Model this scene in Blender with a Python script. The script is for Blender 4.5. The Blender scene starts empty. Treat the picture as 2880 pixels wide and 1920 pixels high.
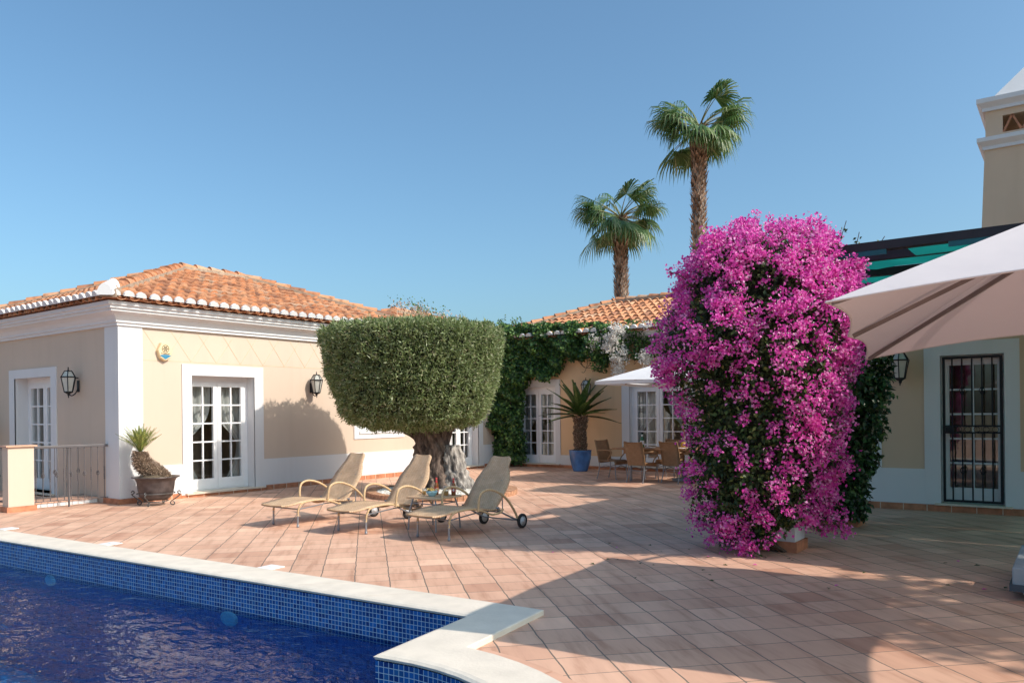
import bpy, bmesh, math, random
import numpy as np
from mathutils import Vector, Matrix, noise
R = math.radians
PI = math.pi
random.seed(7)
rng = np.random.default_rng(7)
sc = bpy.context.scene
COL = sc.collection

# ------------------------------------------------------------------ helpers
ORI = {}


def tag(o, label=None, cat=None, group=None, kind=None):
    if label: o['label'] = label
    if cat: o['category'] = cat
    if group: o['group'] = group
    if kind: o['kind'] = kind
    return o


def thing(name, loc, label, cat, group=None):
    o = bpy.data.objects.new(name, None)
    o.empty_display_size = .2
    COL.objects.link(o)
    o.location = loc
    ORI[o.name] = Vector(loc)
    return tag(o, label, cat, group)


def link(name, me, parent=None):
    o = bpy.data.objects.new(name, me)
    COL.objects.link(o)
    if parent is not None:
        o.parent = parent
        ORI[o.name] = ORI[parent.name]
        off = ORI[parent.name]
        if off.length > 0:
            me.transform(Matrix.Translation(-off))
    else:
        ORI[o.name] = Vector((0, 0, 0))
    return o


def rebase(o, loc):
    """move a top-level mesh's origin to loc"""
    o.data.transform(Matrix.Translation(-Vector(loc)))
    o.location = loc
    ORI[o.name] = Vector(loc)
    return o


class MB:
    def __init__(self, M=None):
        self.v = []; self.f = []; self.uv = []; self.sm = []; self.M = M

    def pt(self, p):
        p = Vector(p)
        return self.M @ p if self.M is not None else p

    def add(self, vs, fs, uvs=None, smooth=False):
        b = len(self.v)
        self.v += [self.pt(p) for p in vs]
        for i, f in enumerate(fs):
            self.f.append([b + k for k in f])
            self.uv.append(uvs[i] if uvs else None)
            self.sm.append(smooth)
        return self

    def box(self, x0, x1, y0, y1, z0, z1):
        vs = [(x0, y0, z0), (x1, y0, z0), (x1, y1, z0), (x0, y1, z0), (x0, y0, z1), (x1, y0, z1), (x1, y1, z1), (x0, y1, z1)]
        fs = [(0, 3, 2, 1), (4, 5, 6, 7), (0, 1, 5, 4), (1, 2, 6, 5), (2, 3, 7, 6), (3, 0, 4, 7)]
        return self.add(vs, fs)

    def quad(self, a, b, c, d, uv=None):
        return self.add([a, b, c, d], [(0, 1, 2, 3)], [uv] if uv else None)

    def bar(self, p, q, w, h=None, up=(0, 0, 1)):
        h = h or w
        p, q = Vector(p), Vector(q)
        d = (q - p).normalized(); u = Vector(up)
        s = d.cross(u)
        if s.length < 1e-4: s = d.cross(Vector((1, 0, 0)))
        s.normalize(); u = s.cross(d)
        vs = []
        for c in (p, q):
            for a, b in ((-1, -1), (1, -1), (1, 1), (-1, 1)):
                vs.append(c + s * a * w / 2 + u * b * h / 2)
        return self.add(vs, [(0, 1, 2, 3), (7, 6, 5, 4), (0, 4, 5, 1), (1, 5, 6, 2), (2, 6, 7, 3), (3, 7, 4, 0)])

    def tube(self, pts, r, n=8, caps=True, closed=False):
        pts = [Vector(p) for p in pts]
        m = len(pts)
        rs = r if hasattr(r, '__len__') else [r] * m
        vs = []; prev = None
        for i, p in enumerate(pts):
            a = pts[i - 1] if (i > 0 or closed) else p
            b = pts[(i + 1) % m] if (i < m - 1 or closed) else p
            d = (b - a)
            d = d.normalized() if d.length > 1e-9 else Vector((0, 0, 1))
            if prev is None:
                s = d.cross(Vector((0, 0, 1)))
                if s.length < 1e-3: s = d.cross(Vector((1, 0, 0)))
            else:
                s = prev - d * prev.dot(d)
                if s.length < 1e-6: s = d.cross(Vector((1, 0, 0)))
            s.normalize(); prev = s
            t = d.cross(s)
            for k in range(n):
                an = 2 * PI * k / n
                vs.append(p + (s * math.cos(an) + t * math.sin(an)) * rs[i])
        fs = []
        for i in range(m if closed else m - 1):
            j = (i + 1) % m
            for k in range(n):
                l = (k + 1) % n
                fs.append((i * n + k, i * n + l, j * n + l, j * n + k))
        self.add(vs, fs, None, True)
        if caps and not closed:
            self.add(vs[:n], [tuple(range(n))[::-1]])
            self.add(vs[-n:], [tuple(range(n))])
        return self

    def lathe(self, prof, c=(0, 0, 0), n=24, cap=True):
        vs = []
        for r, z in prof:
            for k in range(n):
                a = 2 * PI * k / n
                vs.append((c[0] + r * math.cos(a), c[1] + r * math.sin(a), c[2] + z))
        fs = []
        for i in range(len(prof) - 1):
            for k in range(n):
                l = (k + 1) % n
                fs.append((i * n + k, i * n + l, (i + 1) * n + l, (i + 1) * n + k))
        self.add(vs, fs, None, True)
        return self

    def disc(self, c, r, n=20, nrm=(0, 0, 1)):
        nrm = Vector(nrm).normalized()
        s = nrm.orthogonal().normalized(); t = nrm.cross(s)
        c = Vector(c)
        return self.add([c + (s * math.cos(2 * PI * k / n) + t * math.sin(2 * PI * k / n)) * r for k in range(n)], [tuple(range(n))])

    def mesh(self, name):
        me = bpy.data.meshes.new(name)
        me.from_pydata([tuple(p) for p in self.v], [], self.f)
        if any(u is not None for u in self.uv):
            L = me.uv_layers.new(name='UVMap')
            k = 0
            for f, u in zip(self.f, self.uv):
                for j in range(len(f)):
                    L.data[k].uv = u[j] if u is not None else (0, 0)
                    k += 1
        me.polygons.foreach_set('use_smooth', self.sm)
        me.update()
        return me

    def build(self, name, mat, parent=None, bevel=0):
        me = self.mesh(name)
        me.materials.append(mat)
        o = link(name, me, parent)
        if bevel:
            m = o.modifiers.new('bevel', 'BEVEL'); m.width = bevel; m.segments = 2; m.limit_method = 'ANGLE'
        return o


def absorb(o, mb, mat):
    """add mb's faces to o's mesh with a second material"""
    me2 = mb.mesh('tmp'); me2.transform(Matrix.Translation(-ORI[o.name]))
    b = bmesh.new(); b.from_mesh(o.data); n = len(b.faces); b.from_mesh(me2); b.faces.ensure_lookup_table()
    for f in b.faces[n:]: f.material_index = 1
    b.to_mesh(o.data); b.free(); o.data.materials.append(mat)


def smooth_path(pts, sub=4):
    """Catmull-Rom through points"""
    P = [Vector(p) for p in pts]
    out = []
    for i in range(len(P) - 1):
        p0 = P[i - 1] if i > 0 else P[i] * 2 - P[i + 1]
        p1, p2 = P[i], P[i + 1]
        p3 = P[i + 2] if i + 2 < len(P) else P[i + 1] * 2 - P[i]
        for k in range(sub):
            t = k / sub
            out.append(.5 * ((2 * p1) + (p2 - p0) * t + (2 * p0 - 5 * p1 + 4 * p2 - p3) * t * t + (3 * p1 - p0 - 3 * p2 + p3) * t ** 3))
    out.append(P[-1])
    return out


def nmesh(name, V, F, mat, parent=None, smooth=False):
    """numpy mesh, F (m,k) same vertex count per face"""
    me = bpy.data.meshes.new(name)
    m, k = F.shape
    me.vertices.add(len(V)); me.vertices.foreach_set('co', V.astype(np.float32).ravel())
    me.loops.add(m * k); me.loops.foreach_set('vertex_index', F.astype(np.int32).ravel())
    me.polygons.add(m); me.polygons.foreach_set('loop_start', np.arange(0, m * k, k, dtype=np.int32))
    me.polygons.foreach_set('use_smooth', np.full(m, smooth))
    me.update(calc_edges=True); me.validate()
    me.materials.append(mat)
    return link(name, me, parent)


def unit(a):
    return a / np.maximum(np.linalg.norm(a, axis=1, keepdims=True), 1e-9)


def leaf_arrays(P, D, N, L, W, cup=.12, wide=.45):
    D = unit(D)
    S = unit(np.cross(D, N)); N = np.cross(S, D)
    L = L[:, None]; W = W[:, None]
    n = len(P)
    V = np.empty((n, 4, 3))
    V[:, 0] = P
    V[:, 1] = P + D * L * wide + S * W / 2 + N * L * cup
    V[:, 2] = P + D * L
    V[:, 3] = P + D * L * wide - S * W / 2 + N * L * cup
    return V.reshape(-1, 3), np.arange(n * 4).reshape(n, 4)


def leaves(name, mat, parent, P, D, N, L, W, cup=.12, wide=.45):
    V, F = leaf_arrays(P, D, N, L, W, cup, wide)
    return nmesh(name, V, F, mat, parent)


def rv(n):
    return unit(rng.normal(size=(n, 3)))


def lump(P, f=1.0, seed=0.0):
    """cheap smooth noise -1..1 for arrays"""
    x, y, z = P[:, 0] * f, P[:, 1] * f, P[:, 2] * f
    s = seed
    return (np.sin(1.7 * x + 2.3 * y + s) * np.sin(2.1 * z - 1.3 * x + 2 * s) + np.sin(3.1 * y - 2.7 * z + s * 3) * np.sin(2.9 * x + 1.9 * z - s)
            + .6 * np.sin(5.3 * x + 4.1 * z + s) * np.sin(4.7 * y - 5.9 * z)) / 2.0


# ------------------------------------------------------------------ materials
def nt(name):
    m = bpy.data.materials.new(name)
    m.use_nodes = True
    t = m.node_tree
    return m, t, t.nodes['Principled BSDF'], t.nodes['Material Output']


def N(t, typ, **kw):
    n = t.nodes.new(typ)
    for k, v in kw.items():
        if k in n.inputs: n.inputs[k].default_value = v
        else: setattr(n, k, v)
    return n


def c4(c): return (c[0], c[1], c[2], 1)


def ramp(t, fac, stops):
    n = t.nodes.new('ShaderNodeValToRGB')
    el = n.color_ramp.elements
    while len(el) < len(stops): el.new(.5)
    for e, (p, c) in zip(el, stops):
        e.position = p; e.color = c4(c)
    t.links.new(fac, n.inputs['Fac'])
    return n.outputs['Color']


def mixc(t, fac, a, b, mode='MIX'):
    n = t.nodes.new('ShaderNodeMix'); n.data_type = 'RGBA'; n.blend_type = mode
    for s, v in ((0, fac), (6, a), (7, b)):
        if hasattr(v, 'is_linked') or hasattr(v, 'links'): t.links.new(v, n.inputs[s])
        elif s == 0: n.inputs[s].default_value = v
        else: n.inputs[s].default_value = c4(v)
    return n.outputs[2]


def plain(name, col, rough=.6, metal=0, var=.12, scale=6, bump=.0, bscale=60, spec=.4):
    m, t, b, o = nt(name)
    tc = N(t, 'ShaderNodeTexCoord')
    nz = N(t, 'ShaderNodeTexNoise', Scale=scale, Detail=5.0)
    t.links.new(tc.outputs['Object'], nz.inputs['Vector'])
    lo = tuple(x * (1 - var) for x in col); hi = tuple(min(1, x * (1 + var)) for x in col)
    t.links.new(ramp(t, nz.outputs['Fac'], [(.3, lo), (.7, hi)]), b.inputs['Base Color'])
    b.inputs['Roughness'].default_value = rough
    b.inputs['Metallic'].default_value = metal
    b.inputs['Specular IOR Level'].default_value = spec
    if bump:
        n2 = N(t, 'ShaderNodeTexNoise', Scale=bscale, Detail=4.0)
        t.links.new(tc.outputs['Object'], n2.inputs['Vector'])
        bp = N(t, 'ShaderNodeBump', Strength=bump, Distance=.01)
        t.links.new(n2.outputs['Fac'], bp.inputs['Height'])
        t.links.new(bp.outputs['Normal'], b.inputs['Normal'])
    return m


def foliage(name, stops, rough=.5, trans=.25, spec=.4):
    m, t, b, o = nt(name)
    g = N(t, 'ShaderNodeNewGeometry')
    col = ramp(t, g.outputs['Random Per Island'], stops)
    t.links.new(col, b.inputs['Base Color'])
    b.inputs['Roughness'].default_value = rough
    b.inputs['Specular IOR Level'].default_value = spec
    tr = N(t, 'ShaderNodeBsdfTranslucent')
    t.links.new(col, tr.inputs['Color'])
    mx = N(t, 'ShaderNodeMixShader', Fac=trans)
    t.links.new(b.outputs[0], mx.inputs[1]); t.links.new(tr.outputs[0], mx.inputs[2])
    t.links.new(mx.outputs[0], o.inputs['Surface'])
    return m


def brickmat(name, c1, c2, mortar, msize, uvscale, rough=.6, bump=.3, streak=None, noise_amt=.3, dark=None, spec=.3, ju=1.0):
    m, t, b, o = nt(name)
    uv = N(t, 'ShaderNodeUVMap')
    mp = N(t, 'ShaderNodeMapping'); mp.inputs['Scale'].default_value = (uvscale * ju, uvscale, 1)
    t.links.new(uv.outputs[0], mp.inputs['Vector'])
    wob = N(t, 'ShaderNodeTexNoise', Scale=1.7, Detail=3.0)
    t.links.new(mp.outputs[0], wob.inputs['Vector'])
    vm = N(t, 'ShaderNodeVectorMath'); vm.operation = 'MULTIPLY_ADD'
    vm.inputs[1].default_value = (.06, .06, 0)
    t.links.new(wob.outputs['Color'], vm.inputs[0]); t.links.new(mp.outputs[0], vm.inputs[2])
    br = N(t, 'ShaderNodeTexBrick', offset=0.0, squash=1.0)
    br.inputs['Scale'].default_value = 1; br.inputs['Brick Width'].default_value = ju; br.inputs['Row Height'].default_value = 1
    br.inputs['Mortar Size'].default_value = msize; br.inputs['Mortar Smooth'].default_value = .15
    br.inputs['Bias'].default_value = 0
    br.inputs['Color1'].default_value = (0, 0, 0, 1); br.inputs['Color2'].default_value = (1, 1, 1, 1)
    br.inputs['Mortar'].default_value = (.5, .5, .5, 1)
    t.links.new((vm if noise_amt > .2 else mp).outputs[0], br.inputs['Vector'])
    stops = [(0, c1), (1, c2)] if dark is None else [(0, dark), (.12, c1), (.85, c2), (1, tuple(min(1, q * 1.15) for q in c2))]
    col = ramp(t, br.outputs['Color'], stops)
    if streak:
        mp2 = N(t, 'ShaderNodeMapping'); mp2.inputs['Scale'].default_value = streak
        t.links.new(uv.outputs[0], mp2.inputs['Vector'])
        nz = N(t, 'ShaderNodeTexNoise', Scale=1.0, Detail=6.0, Roughness=.6)
        t.links.new(mp2.outputs[0], nz.inputs['Vector'])
        sh = ramp(t, nz.outputs['Fac'], [(.30, (.76, .69, .65)), (.48, (1, 1, 1)), (.72, (1.12, 1.13, 1.12))])
        col = mixc(t, 1.0, col, sh, 'MULTIPLY')
        nz2 = N(t, 'ShaderNodeTexNoise', Scale=.35, Detail=4.0)
        t.links.new(uv.outputs[0], nz2.inputs['Vector'])
        sh2 = ramp(t, nz2.outputs['Fac'], [(.3, (.86, .84, .84)), (.7, (1.08, 1.08, 1.08))])
        col = mixc(t, 1.0, col, sh2, 'MULTIPLY')
    col = mixc(t, br.outputs['Fac'], col, mortar)
    t.links.new(col, b.inputs['Base Color'])
    b.inputs['Roughness'].default_value = rough
    b.inputs['Specular IOR Level'].default_value = spec
    inv = N(t, 'ShaderNodeMath'); inv.operation = 'SUBTRACT'; inv.inputs[0].default_value = 1
    t.links.new(br.outputs['Fac'], inv.inputs[1])
    bp = N(t, 'ShaderNodeBump', Strength=bump, Distance=.006)
    t.links.new(inv.outputs[0], bp.inputs['Height'])
    t.links.new(bp.outputs['Normal'], b.inputs['Normal'])
    return m


def glassmat(name, tint=(.75, .8, .8), rough=.02, refl=.10):
    m, t, b, o = nt(name)
    t.nodes.remove(b)
    tr = N(t, 'ShaderNodeBsdfTransparent'); tr.inputs['Color'].default_value = c4(tint)
    gl = N(t, 'ShaderNodeBsdfGlossy'); gl.inputs['Roughness'].default_value = rough
    gl.inputs['Color'].default_value = (1, 1, 1, 1)
    lw = N(t, 'ShaderNodeLayerWeight'); lw.inputs['Blend'].default_value = .5
    pw = N(t, 'ShaderNodeMath'); pw.operation = 'POWER'; pw.inputs[1].default_value = 4.0
    t.links.new(lw.outputs['Facing'], pw.inputs[0])
    ml = N(t, 'ShaderNodeMath'); ml.operation = 'MULTIPLY_ADD'; ml.inputs[1].default_value = .85; ml.inputs[2].default_value = refl
    t.links.new(pw.outputs[0], ml.inputs[0])
    mx = N(t, 'ShaderNodeMixShader')
    t.links.new(ml.outputs[0], mx.inputs[0]); t.links.new(tr.outputs[0], mx.inputs[1]); t.links.new(gl.outputs[0], mx.inputs[2])
    t.links.new(mx.outputs[0], o.inputs['Surface'])
    return m


def rattan(name, c1, c2, sc_):
    m, t, b, o = nt(name)
    uv = N(t, 'ShaderNodeUVMap')
    mp = N(t, 'ShaderNodeMapping'); mp.inputs['Scale'].default_value = (sc_, sc_, 1)
    t.links.new(uv.outputs[0], mp.inputs['Vector'])
    br = N(t, 'ShaderNodeTexBrick', offset=.5)
    br.inputs['Scale'].default_value = 1; br.inputs['Brick Width'].default_value = 1.6; br.inputs['Row Height'].default_value = .8
    br.inputs['Mortar Size'].default_value = .14; br.inputs['Mortar Smooth'].default_value = .6
    br.inputs['Color1'].default_value = c4(c1); br.inputs['Color2'].default_value = c4(c2)
    br.inputs['Mortar'].default_value = c4(tuple(x * .6 for x in c1))
    t.links.new(mp.outputs[0], br.inputs['Vector'])
    tc = N(t, 'ShaderNodeTexCoord')
    nz = N(t, 'ShaderNodeTexNoise', Scale=7.0, Detail=4.0)
    t.links.new(tc.outputs['Object'], nz.inputs['Vector'])
    sh = ramp(t, nz.outputs['Fac'], [(.3, (.82, .8, .78)), (.7, (1.1, 1.1, 1.1))])
    t.links.new(mixc(t, 1.0, br.outputs['Color'], sh, 'MULTIPLY'), b.inputs['Base Color'])
    b.inputs['Roughness'].default_value = .55
    inv = N(t, 'ShaderNodeMath'); inv.operation = 'SUBTRACT'; inv.inputs[0].default_value = 1
    t.links.new(br.outputs['Fac'], inv.inputs[1])
    tr = N(t, 'ShaderNodeBsdfTranslucent'); tr.inputs['Color'].default_value = c4(c2)
    mx = N(t, 'ShaderNodeMixShader', Fac=.22)
    t.links.new(b.outputs[0], mx.inputs[1]); t.links.new(tr.outputs[0], mx.inputs[2]); t.links.new(mx.outputs[0], o.inputs['Surface'])
    bp = N(t, 'ShaderNodeBump', Strength=.35, Distance=.005)
    t.links.new(inv.outputs[0], bp.inputs['Height']); t.links.new(bp.outputs['Normal'], b.inputs['Normal'])
    return m


def plaster(name, col, var=.05, stain=.1):
    m, t, b, o = nt(name)
    g = N(t, 'ShaderNodeNewGeometry')
    nz = N(t, 'ShaderNodeTexNoise', Scale=.7, Detail=6.0, Roughness=.6)
    t.links.new(g.outputs['Position'], nz.inputs['Vector'])
    lo = tuple(x * (1 - var) for x in col); hi = tuple(min(.9, x * (1 + var)) for x in col)
    cc = ramp(t, nz.outputs['Fac'], [(.3, lo), (.7, hi)])
    mp = N(t, 'ShaderNodeMapping'); mp.inputs['Scale'].default_value = (5, 5, .45)
    t.links.new(g.outputs['Position'], mp.inputs['Vector'])
    n3 = N(t, 'ShaderNodeTexNoise', Scale=1.0, Detail=5.0)
    t.links.new(mp.outputs[0], n3.inputs['Vector'])
    st = ramp(t, n3.outputs['Fac'], [(.3, (1 - stain, 1 - stain * 1.1, 1 - stain * 1.25)), (.5, (1, 1, 1))])
    t.links.new(mixc(t, 1.0, cc, st, 'MULTIPLY'), b.inputs['Base Color'])
    b.inputs['Roughness'].default_value = .85; b.inputs['Specular IOR Level'].default_value = .2
    n2 = N(t, 'ShaderNodeTexNoise', Scale=70.0, Detail=5.0)
    t.links.new(g.outputs['Position'], n2.inputs['Vector'])
    bp = N(t, 'ShaderNodeBump', Strength=.15, Distance=.004)
    t.links.new(n2.outputs['Fac'], bp.inputs['Height']); t.links.new(bp.outputs['Normal'], b.inputs['Normal'])
    return m


M = {}
M['cream'] = plaster('cream_plaster', (.60, .485, .39), .03, .03)
M['ochre'] = plaster('ochre_plaster', (.74, .50, .30), .04, .05)
M['tan'] = plaster('tan_plaster', (.66, .485, .345), .04, .05)
M['white'] = plaster('white_plaster', (.69, .685, .69), .02, .03)
M['groove'] = plain('incised_line', (.66, .49, .33), .9)
M['pvc'] = plain('white_frame_paint', (.82, .82, .83), .35, var=.03)
M['glass'] = glassmat('window_glass', (.88, .91, .91))
M['curtain'] = plain('sheer_curtain', (.74, .74, .72), .9, var=.05)
M['room'] = plain('room_wall', (.48, .37, .25), .9)
M['iron'] = plain('dark_iron', (.014, .015, .02), .55, var=.2, spec=.3)
M['rail'] = plain('grey_painted_rail', (.10, .09, .095), .45, var=.15, spec=.5)
M['steel'] = plain('grey_steel_tube', (.30, .31, .34), .35, .6, var=.1)
M['lampglass'] = plain('frosted_lamp_glass', (.50, .50, .46), .25, var=.1)
M['terra'] = plain('terracotta_skirting', (.46, .19, .10), .7, var=.25, scale=9)
M['stone'] = plain('pale_limestone', (.72, .64, .54), .65, var=.08, scale=5, bump=.2, bscale=40)
M['sillstone'] = plain('sill_stone', (.66, .56, .45), .7, var=.12, scale=8)
M['mortar'] = plain('roof_mortar', (.36, .27, .20), .9, var=.3, scale=12)
M['roofbase'] = plain('roof_channel_clay', (.40, .17, .085), .8, var=.35, scale=14)
M['soil'] = plain('potting_soil', (.13, .095, .06), .95, var=.4, scale=30, bump=.5)
M['tyre'] = plain('black_rubber', (.02, .02, .022), .6, var=.2)
M['rim'] = plain('grey_wheel_rim', (.55, .55, .56), .4, var=.05)
M['wood'] = plain('teak_wood', (.38, .20, .095), .55, var=.3, scale=9)
M['canvas'] = plain('white_canvas', (.80, .79, .80), .85, var=.04, bump=.15, bscale=120)
M['taupe'] = plain('taupe_canvas', (.44, .385, .385), .9, var=.05, bump=.12, bscale=150)
M['green_cloth'] = None
M['concrete'] = plain('grey_concrete', (.30, .33, .36), .8, var=.12, bump=.3)
M['brick'] = plain('edging_brick', (.46, .25, .15), .85, var=.3, scale=14, bump=.4)
M['gravel'] = None
M['bronze'] = plain('weathered_bronze', (.10, .085, .085), .42, .55, var=.4, scale=7, bump=.2, bscale=25)
M['verdigris'] = plain('scroll_iron', (.10, .10, .10), .55, .3, var=.4, scale=20)
M['dark_wood'] = plain('dark_beam_paint', (.018, .015, .02), .5, var=.2)
M['bark'] = None
M['cream_plastic'] = plain('cream_plastic', (.78, .60, .36), .5, var=.03)
M['blue_plastic'] = plain('blue_plastic', (.05, .22, .36), .4, var=.05)
M['print'] = plain('dark_print', (.035, .03, .03), .7)
M['earth'] = plain('dry_ground', (.22, .19, .12), .95, var=.4, scale=.6)


def tile_clay():
    m, t, b, o = nt('clay_roof_tile')
    g = N(t, 'ShaderNodeNewGeometry')
    col = ramp(t, g.outputs['Random Per Island'], [(0, (.28, .14, .09)), (.2, (.46, .20, .105)), (.5, (.54, .245, .125)), (.8, (.60, .30, .165)), (1, (.52, .34, .23))])
    nz = N(t, 'ShaderNodeTexNoise', Scale=7.0, Detail=6.0)
    t.links.new(g.outputs['Position'], nz.inputs['Vector'])
    sh = ramp(t, nz.outputs['Fac'], [(.3, (.55, .52, .5)), (.5, (1, 1, 1)), (.72, (1.1, 1.08, 1.02))])
    t.links.new(mixc(t, 1.0, col, sh, 'MULTIPLY'), b.inputs['Base Color'])
    b.inputs['Roughness'].default_value = .8
    b.inputs['Specular IOR Level'].default_value = .25
    return m


M['tile'] = tile_clay()


def cloth_green():
    m, t, b, o = nt('green_shade_net')
    b.inputs['Base Color'].default_value = (.008, .16, .145, 1)
    b.inputs['Roughness'].default_value = .8
    tr = N(t, 'ShaderNodeBsdfTranslucent'); tr.inputs['Color'].default_value = (.008, .24, .215, 1)
    mx = N(t, 'ShaderNodeMixShader', Fac=.5)
    t.links.new(b.outputs[0], mx.inputs[1]); t.links.new(tr.outputs[0], mx.inputs[2]); t.links.new(mx.outputs[0], o.inputs['Surface'])
    return m


M['green_cloth'] = cloth_green()


def canvas_tr(name, col, trans, tcol):
    m, t, b, o = nt(name)
    b.inputs['Base Color'].default_value = c4(col); b.inputs['Roughness'].default_value = .9
    b.inputs['Specular IOR Level'].default_value = .15
    tc = N(t, 'ShaderNodeTexCoord')
    n2 = N(t, 'ShaderNodeTexNoise', Scale=2.2, Detail=4.0)
    t.links.new(tc.outputs['Object'], n2.inputs['Vector'])
    bp = N(t, 'ShaderNodeBump', Strength=.25, Distance=.05)
    t.links.new(n2.outputs['Fac'], bp.inputs['Height']); t.links.new(bp.outputs['Normal'], b.inputs['Normal'])
    tr = N(t, 'ShaderNodeBsdfTranslucent'); tr.inputs['Color'].default_value = c4(tcol)
    mx = N(t, 'ShaderNodeMixShader', Fac=trans)
    t.links.new(b.outputs[0], mx.inputs[1]); t.links.new(tr.outputs[0], mx.inputs[2]); t.links.new(mx.outputs[0], o.inputs['Surface'])
    return m


M['taupe'] = canvas_tr('taupe_canvas', (.66, .61, .62), .13, (.58, .44, .44))
M['canvas'] = canvas_tr('white_canvas', (.82, .81, .82), .2, (.75, .6, .5))
M['curtain'] = canvas_tr('sheer_curtain', (.76, .76, .74), .45, (.75, .75, .73))


def bark(name, c1, c2, scale=4, stretch=.25, bump=.8):
    m, t, b, o = nt(name)
    tc = N(t, 'ShaderNodeTexCoord')
    mp = N(t, 'ShaderNodeMapping'); mp.inputs['Scale'].default_value = (1, 1, stretch)
    t.links.new(tc.outputs['Object'], mp.inputs['Vector'])
    nz = N(t, 'ShaderNodeTexNoise', Scale=scale * 3, Detail=7.0, Roughness=.65)
    t.links.new(mp.outputs[0], nz.inputs['Vector'])
    t.links.new(ramp(t, nz.outputs['Fac'], [(.35, c1), (.65, c2)]), b.inputs['Base Color'])
    b.inputs['Roughness'].default_value = .9
    bp = N(t, 'ShaderNodeBump', Strength=bump, Distance=.04)
    t.links.new(nz.outputs['Fac'], bp.inputs['Height']); t.links.new(bp.outputs['Normal'], b.inputs['Normal'])
    return m


M['bark'] = bark('olive_bark', (.045, .03, .025), (.27, .20, .16), 3.5, .3, 1.0)
M['stump'] = bark('grey_dead_wood', (.09, .08, .075), (.56, .51, .46), 3.5, .3, 1.0)
M['palmbark'] = bark('palm_bark', (.13, .11, .095), (.42, .37, .33), 5, 1.2)
M['cycadbark'] = bark('cycad_bark', (.05, .03, .018), (.20, .13, .08), 9, 1.5)
M['vine'] = bark('vine_stem', (.06, .045, .03), (.16, .11, .08), 8, .4)

M['olive'] = foliage('olive_leaf', [(0, (.08, .115, .04)), (.3, (.19, .25, .085)), (.65, (.30, .365, .155)), (.9, (.44, .50, .29)), (1, (.50, .43, .28))], .36, .38)
M['core'] = plain('shade_core', (.018, .022, .010), .95, var=.4, scale=20)  # near-black colour for the solid hulls added inside foliage to block light
M['ivy'] = foliage('ivy_leaf', [(0, (.025, .062, .027)), (.5, (.065, .145, .042)), (.82, (.13, .26, .06)), (1, (.26, .40, .09))], .34, .32, .5)
M['creeper'] = foliage('dark_creeper_leaf', [(0, (.014, .035, .016)), (.6, (.03, .075, .024)), (.93, (.07, .15, .04)), (1, (.15, .24, .06))], .32, .22, .5)
M['ivyb'] = foliage('bright_vine_leaf', [(0, (.05, .11, .025)), (.6, (.09, .19, .04)), (1, (.20, .28, .08))], .4, .35)
M['bgleaf'] = foliage('bougainvillea_leaf', [(0, (.022, .042, .016)), (.55, (.05, .09, .026)), (.9, (.11, .17, .04)), (1, (.26, .26, .07))], .4, .3)
M['bract'] = foliage('magenta_bract', [(0, (.58, .04, .35)), (.35, (.78, .09, .49)), (.75, (.90, .23, .63)), (1, (.95, .52, .79))], .6, .45, .15)
M['star'] = plain('cream_star_flower', (.85, .82, .68), .6)
M['wbract'] = foliage('white_bract', [(0, (.70, .62, .55)), (.5, (.86, .83, .78)), (1, (.90, .87, .82))], .6, .5, .15)
M['palm'] = foliage('fan_palm_leaf', [(0, (.045, .10, .03)), (.5, (.10, .19, .055)), (.9, (.19, .28, .12)), (1, (.34, .38, .20))], .42, .33, .5)
M['petiole'] = plain('palm_petiole', (.22, .22, .08), .5)
M['cycad'] = foliage('cycad_leaf', [(0, (.025, .055, .012)), (.5, (.05, .10, .02)), (1, (.13, .17, .035))], .35, .2, .5)
M['cycady'] = foliage('yellow_cycad_leaf', [(0, (.10, .15, .03)), (.5, (.22, .27, .06)), (1, (.38, .34, .11))], .45, .3)
M['dead'] = foliage('dry_leaf_base', [(0, (.10, .06, .035)), (.5, (.30, .20, .14)), (1, (.50, .38, .30))], .9, .1)
M['darkleaf'] = foliage('shade_leaf', [(0, (.02, .045, .015)), (1, (.06, .10, .03))], .5, .25)


def gravelmat():
    m, t, b, o = nt('white_gravel')
    tc = N(t, 'ShaderNodeTexCoord')
    vo = N(t, 'ShaderNodeTexVoronoi', Scale=22.0)
    t.links.new(tc.outputs['Object'], vo.inputs['Vector'])
    t.links.new(ramp(t, vo.outputs['Distance'], [(0, (.85, .8, .74)), (.55, (.72, .67, .6)), (.8, (.2, .18, .15))]), b.inputs['Base Color'])
    b.inputs['Roughness'].default_value = .85
    bp = N(t, 'ShaderNodeBump', Strength=1.0, Distance=.03, invert=True)
    t.links.new(vo.outputs['Distance'], bp.inputs['Height']); t.links.new(bp.outputs['Normal'], b.inputs['Normal'])
    return m


M['gravel'] = gravelmat()
M['terrace'] = brickmat('terracotta_floor_tiles', (.635, .375, .26), (.71, .445, .315), (.17, .14, .115), .0125, 1 / .326, .62, .5, (7.5, 1.1, 1), .3, ju=.72, dark=(.54, .295, .2))
M['border'] = plain('terracotta_border', (.62, .36, .25), .7, var=.12, scale=4)
M['mosaic'] = brickmat('blue_pool_mosaic', (.004, .03, .17), (.012, .11, .36), (.50, .62, .70), .06, 1 / .040, .22, .2, None, .0, dark=(.02, .13, .34), spec=.5)
M['mosaic_deep'] = brickmat('deep_blue_mosaic', (.006, .11, .42), (.012, .17, .54), (.03, .22, .58), .06, 1 / .040, .4, .1, None, .0, dark=(.004, .05, .28))
M['mosaic_floor'] = brickmat('blue_floor_mosaic', (.02, .22, .50), (.09, .42, .68), (.10, .42, .62), .06, 1 / .040, .35, .1, None, .0, dark=(.01, .07, .22))
M['rattan'] = rattan('honey_rattan_weave', (.76, .51, .31), (.86, .63, .42), 45)
M['rattan_tube'] = plain('rattan_wrapped_tube', (.60, .41, .23), .55, var=.18, scale=40, bump=.5, bscale=90)
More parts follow.
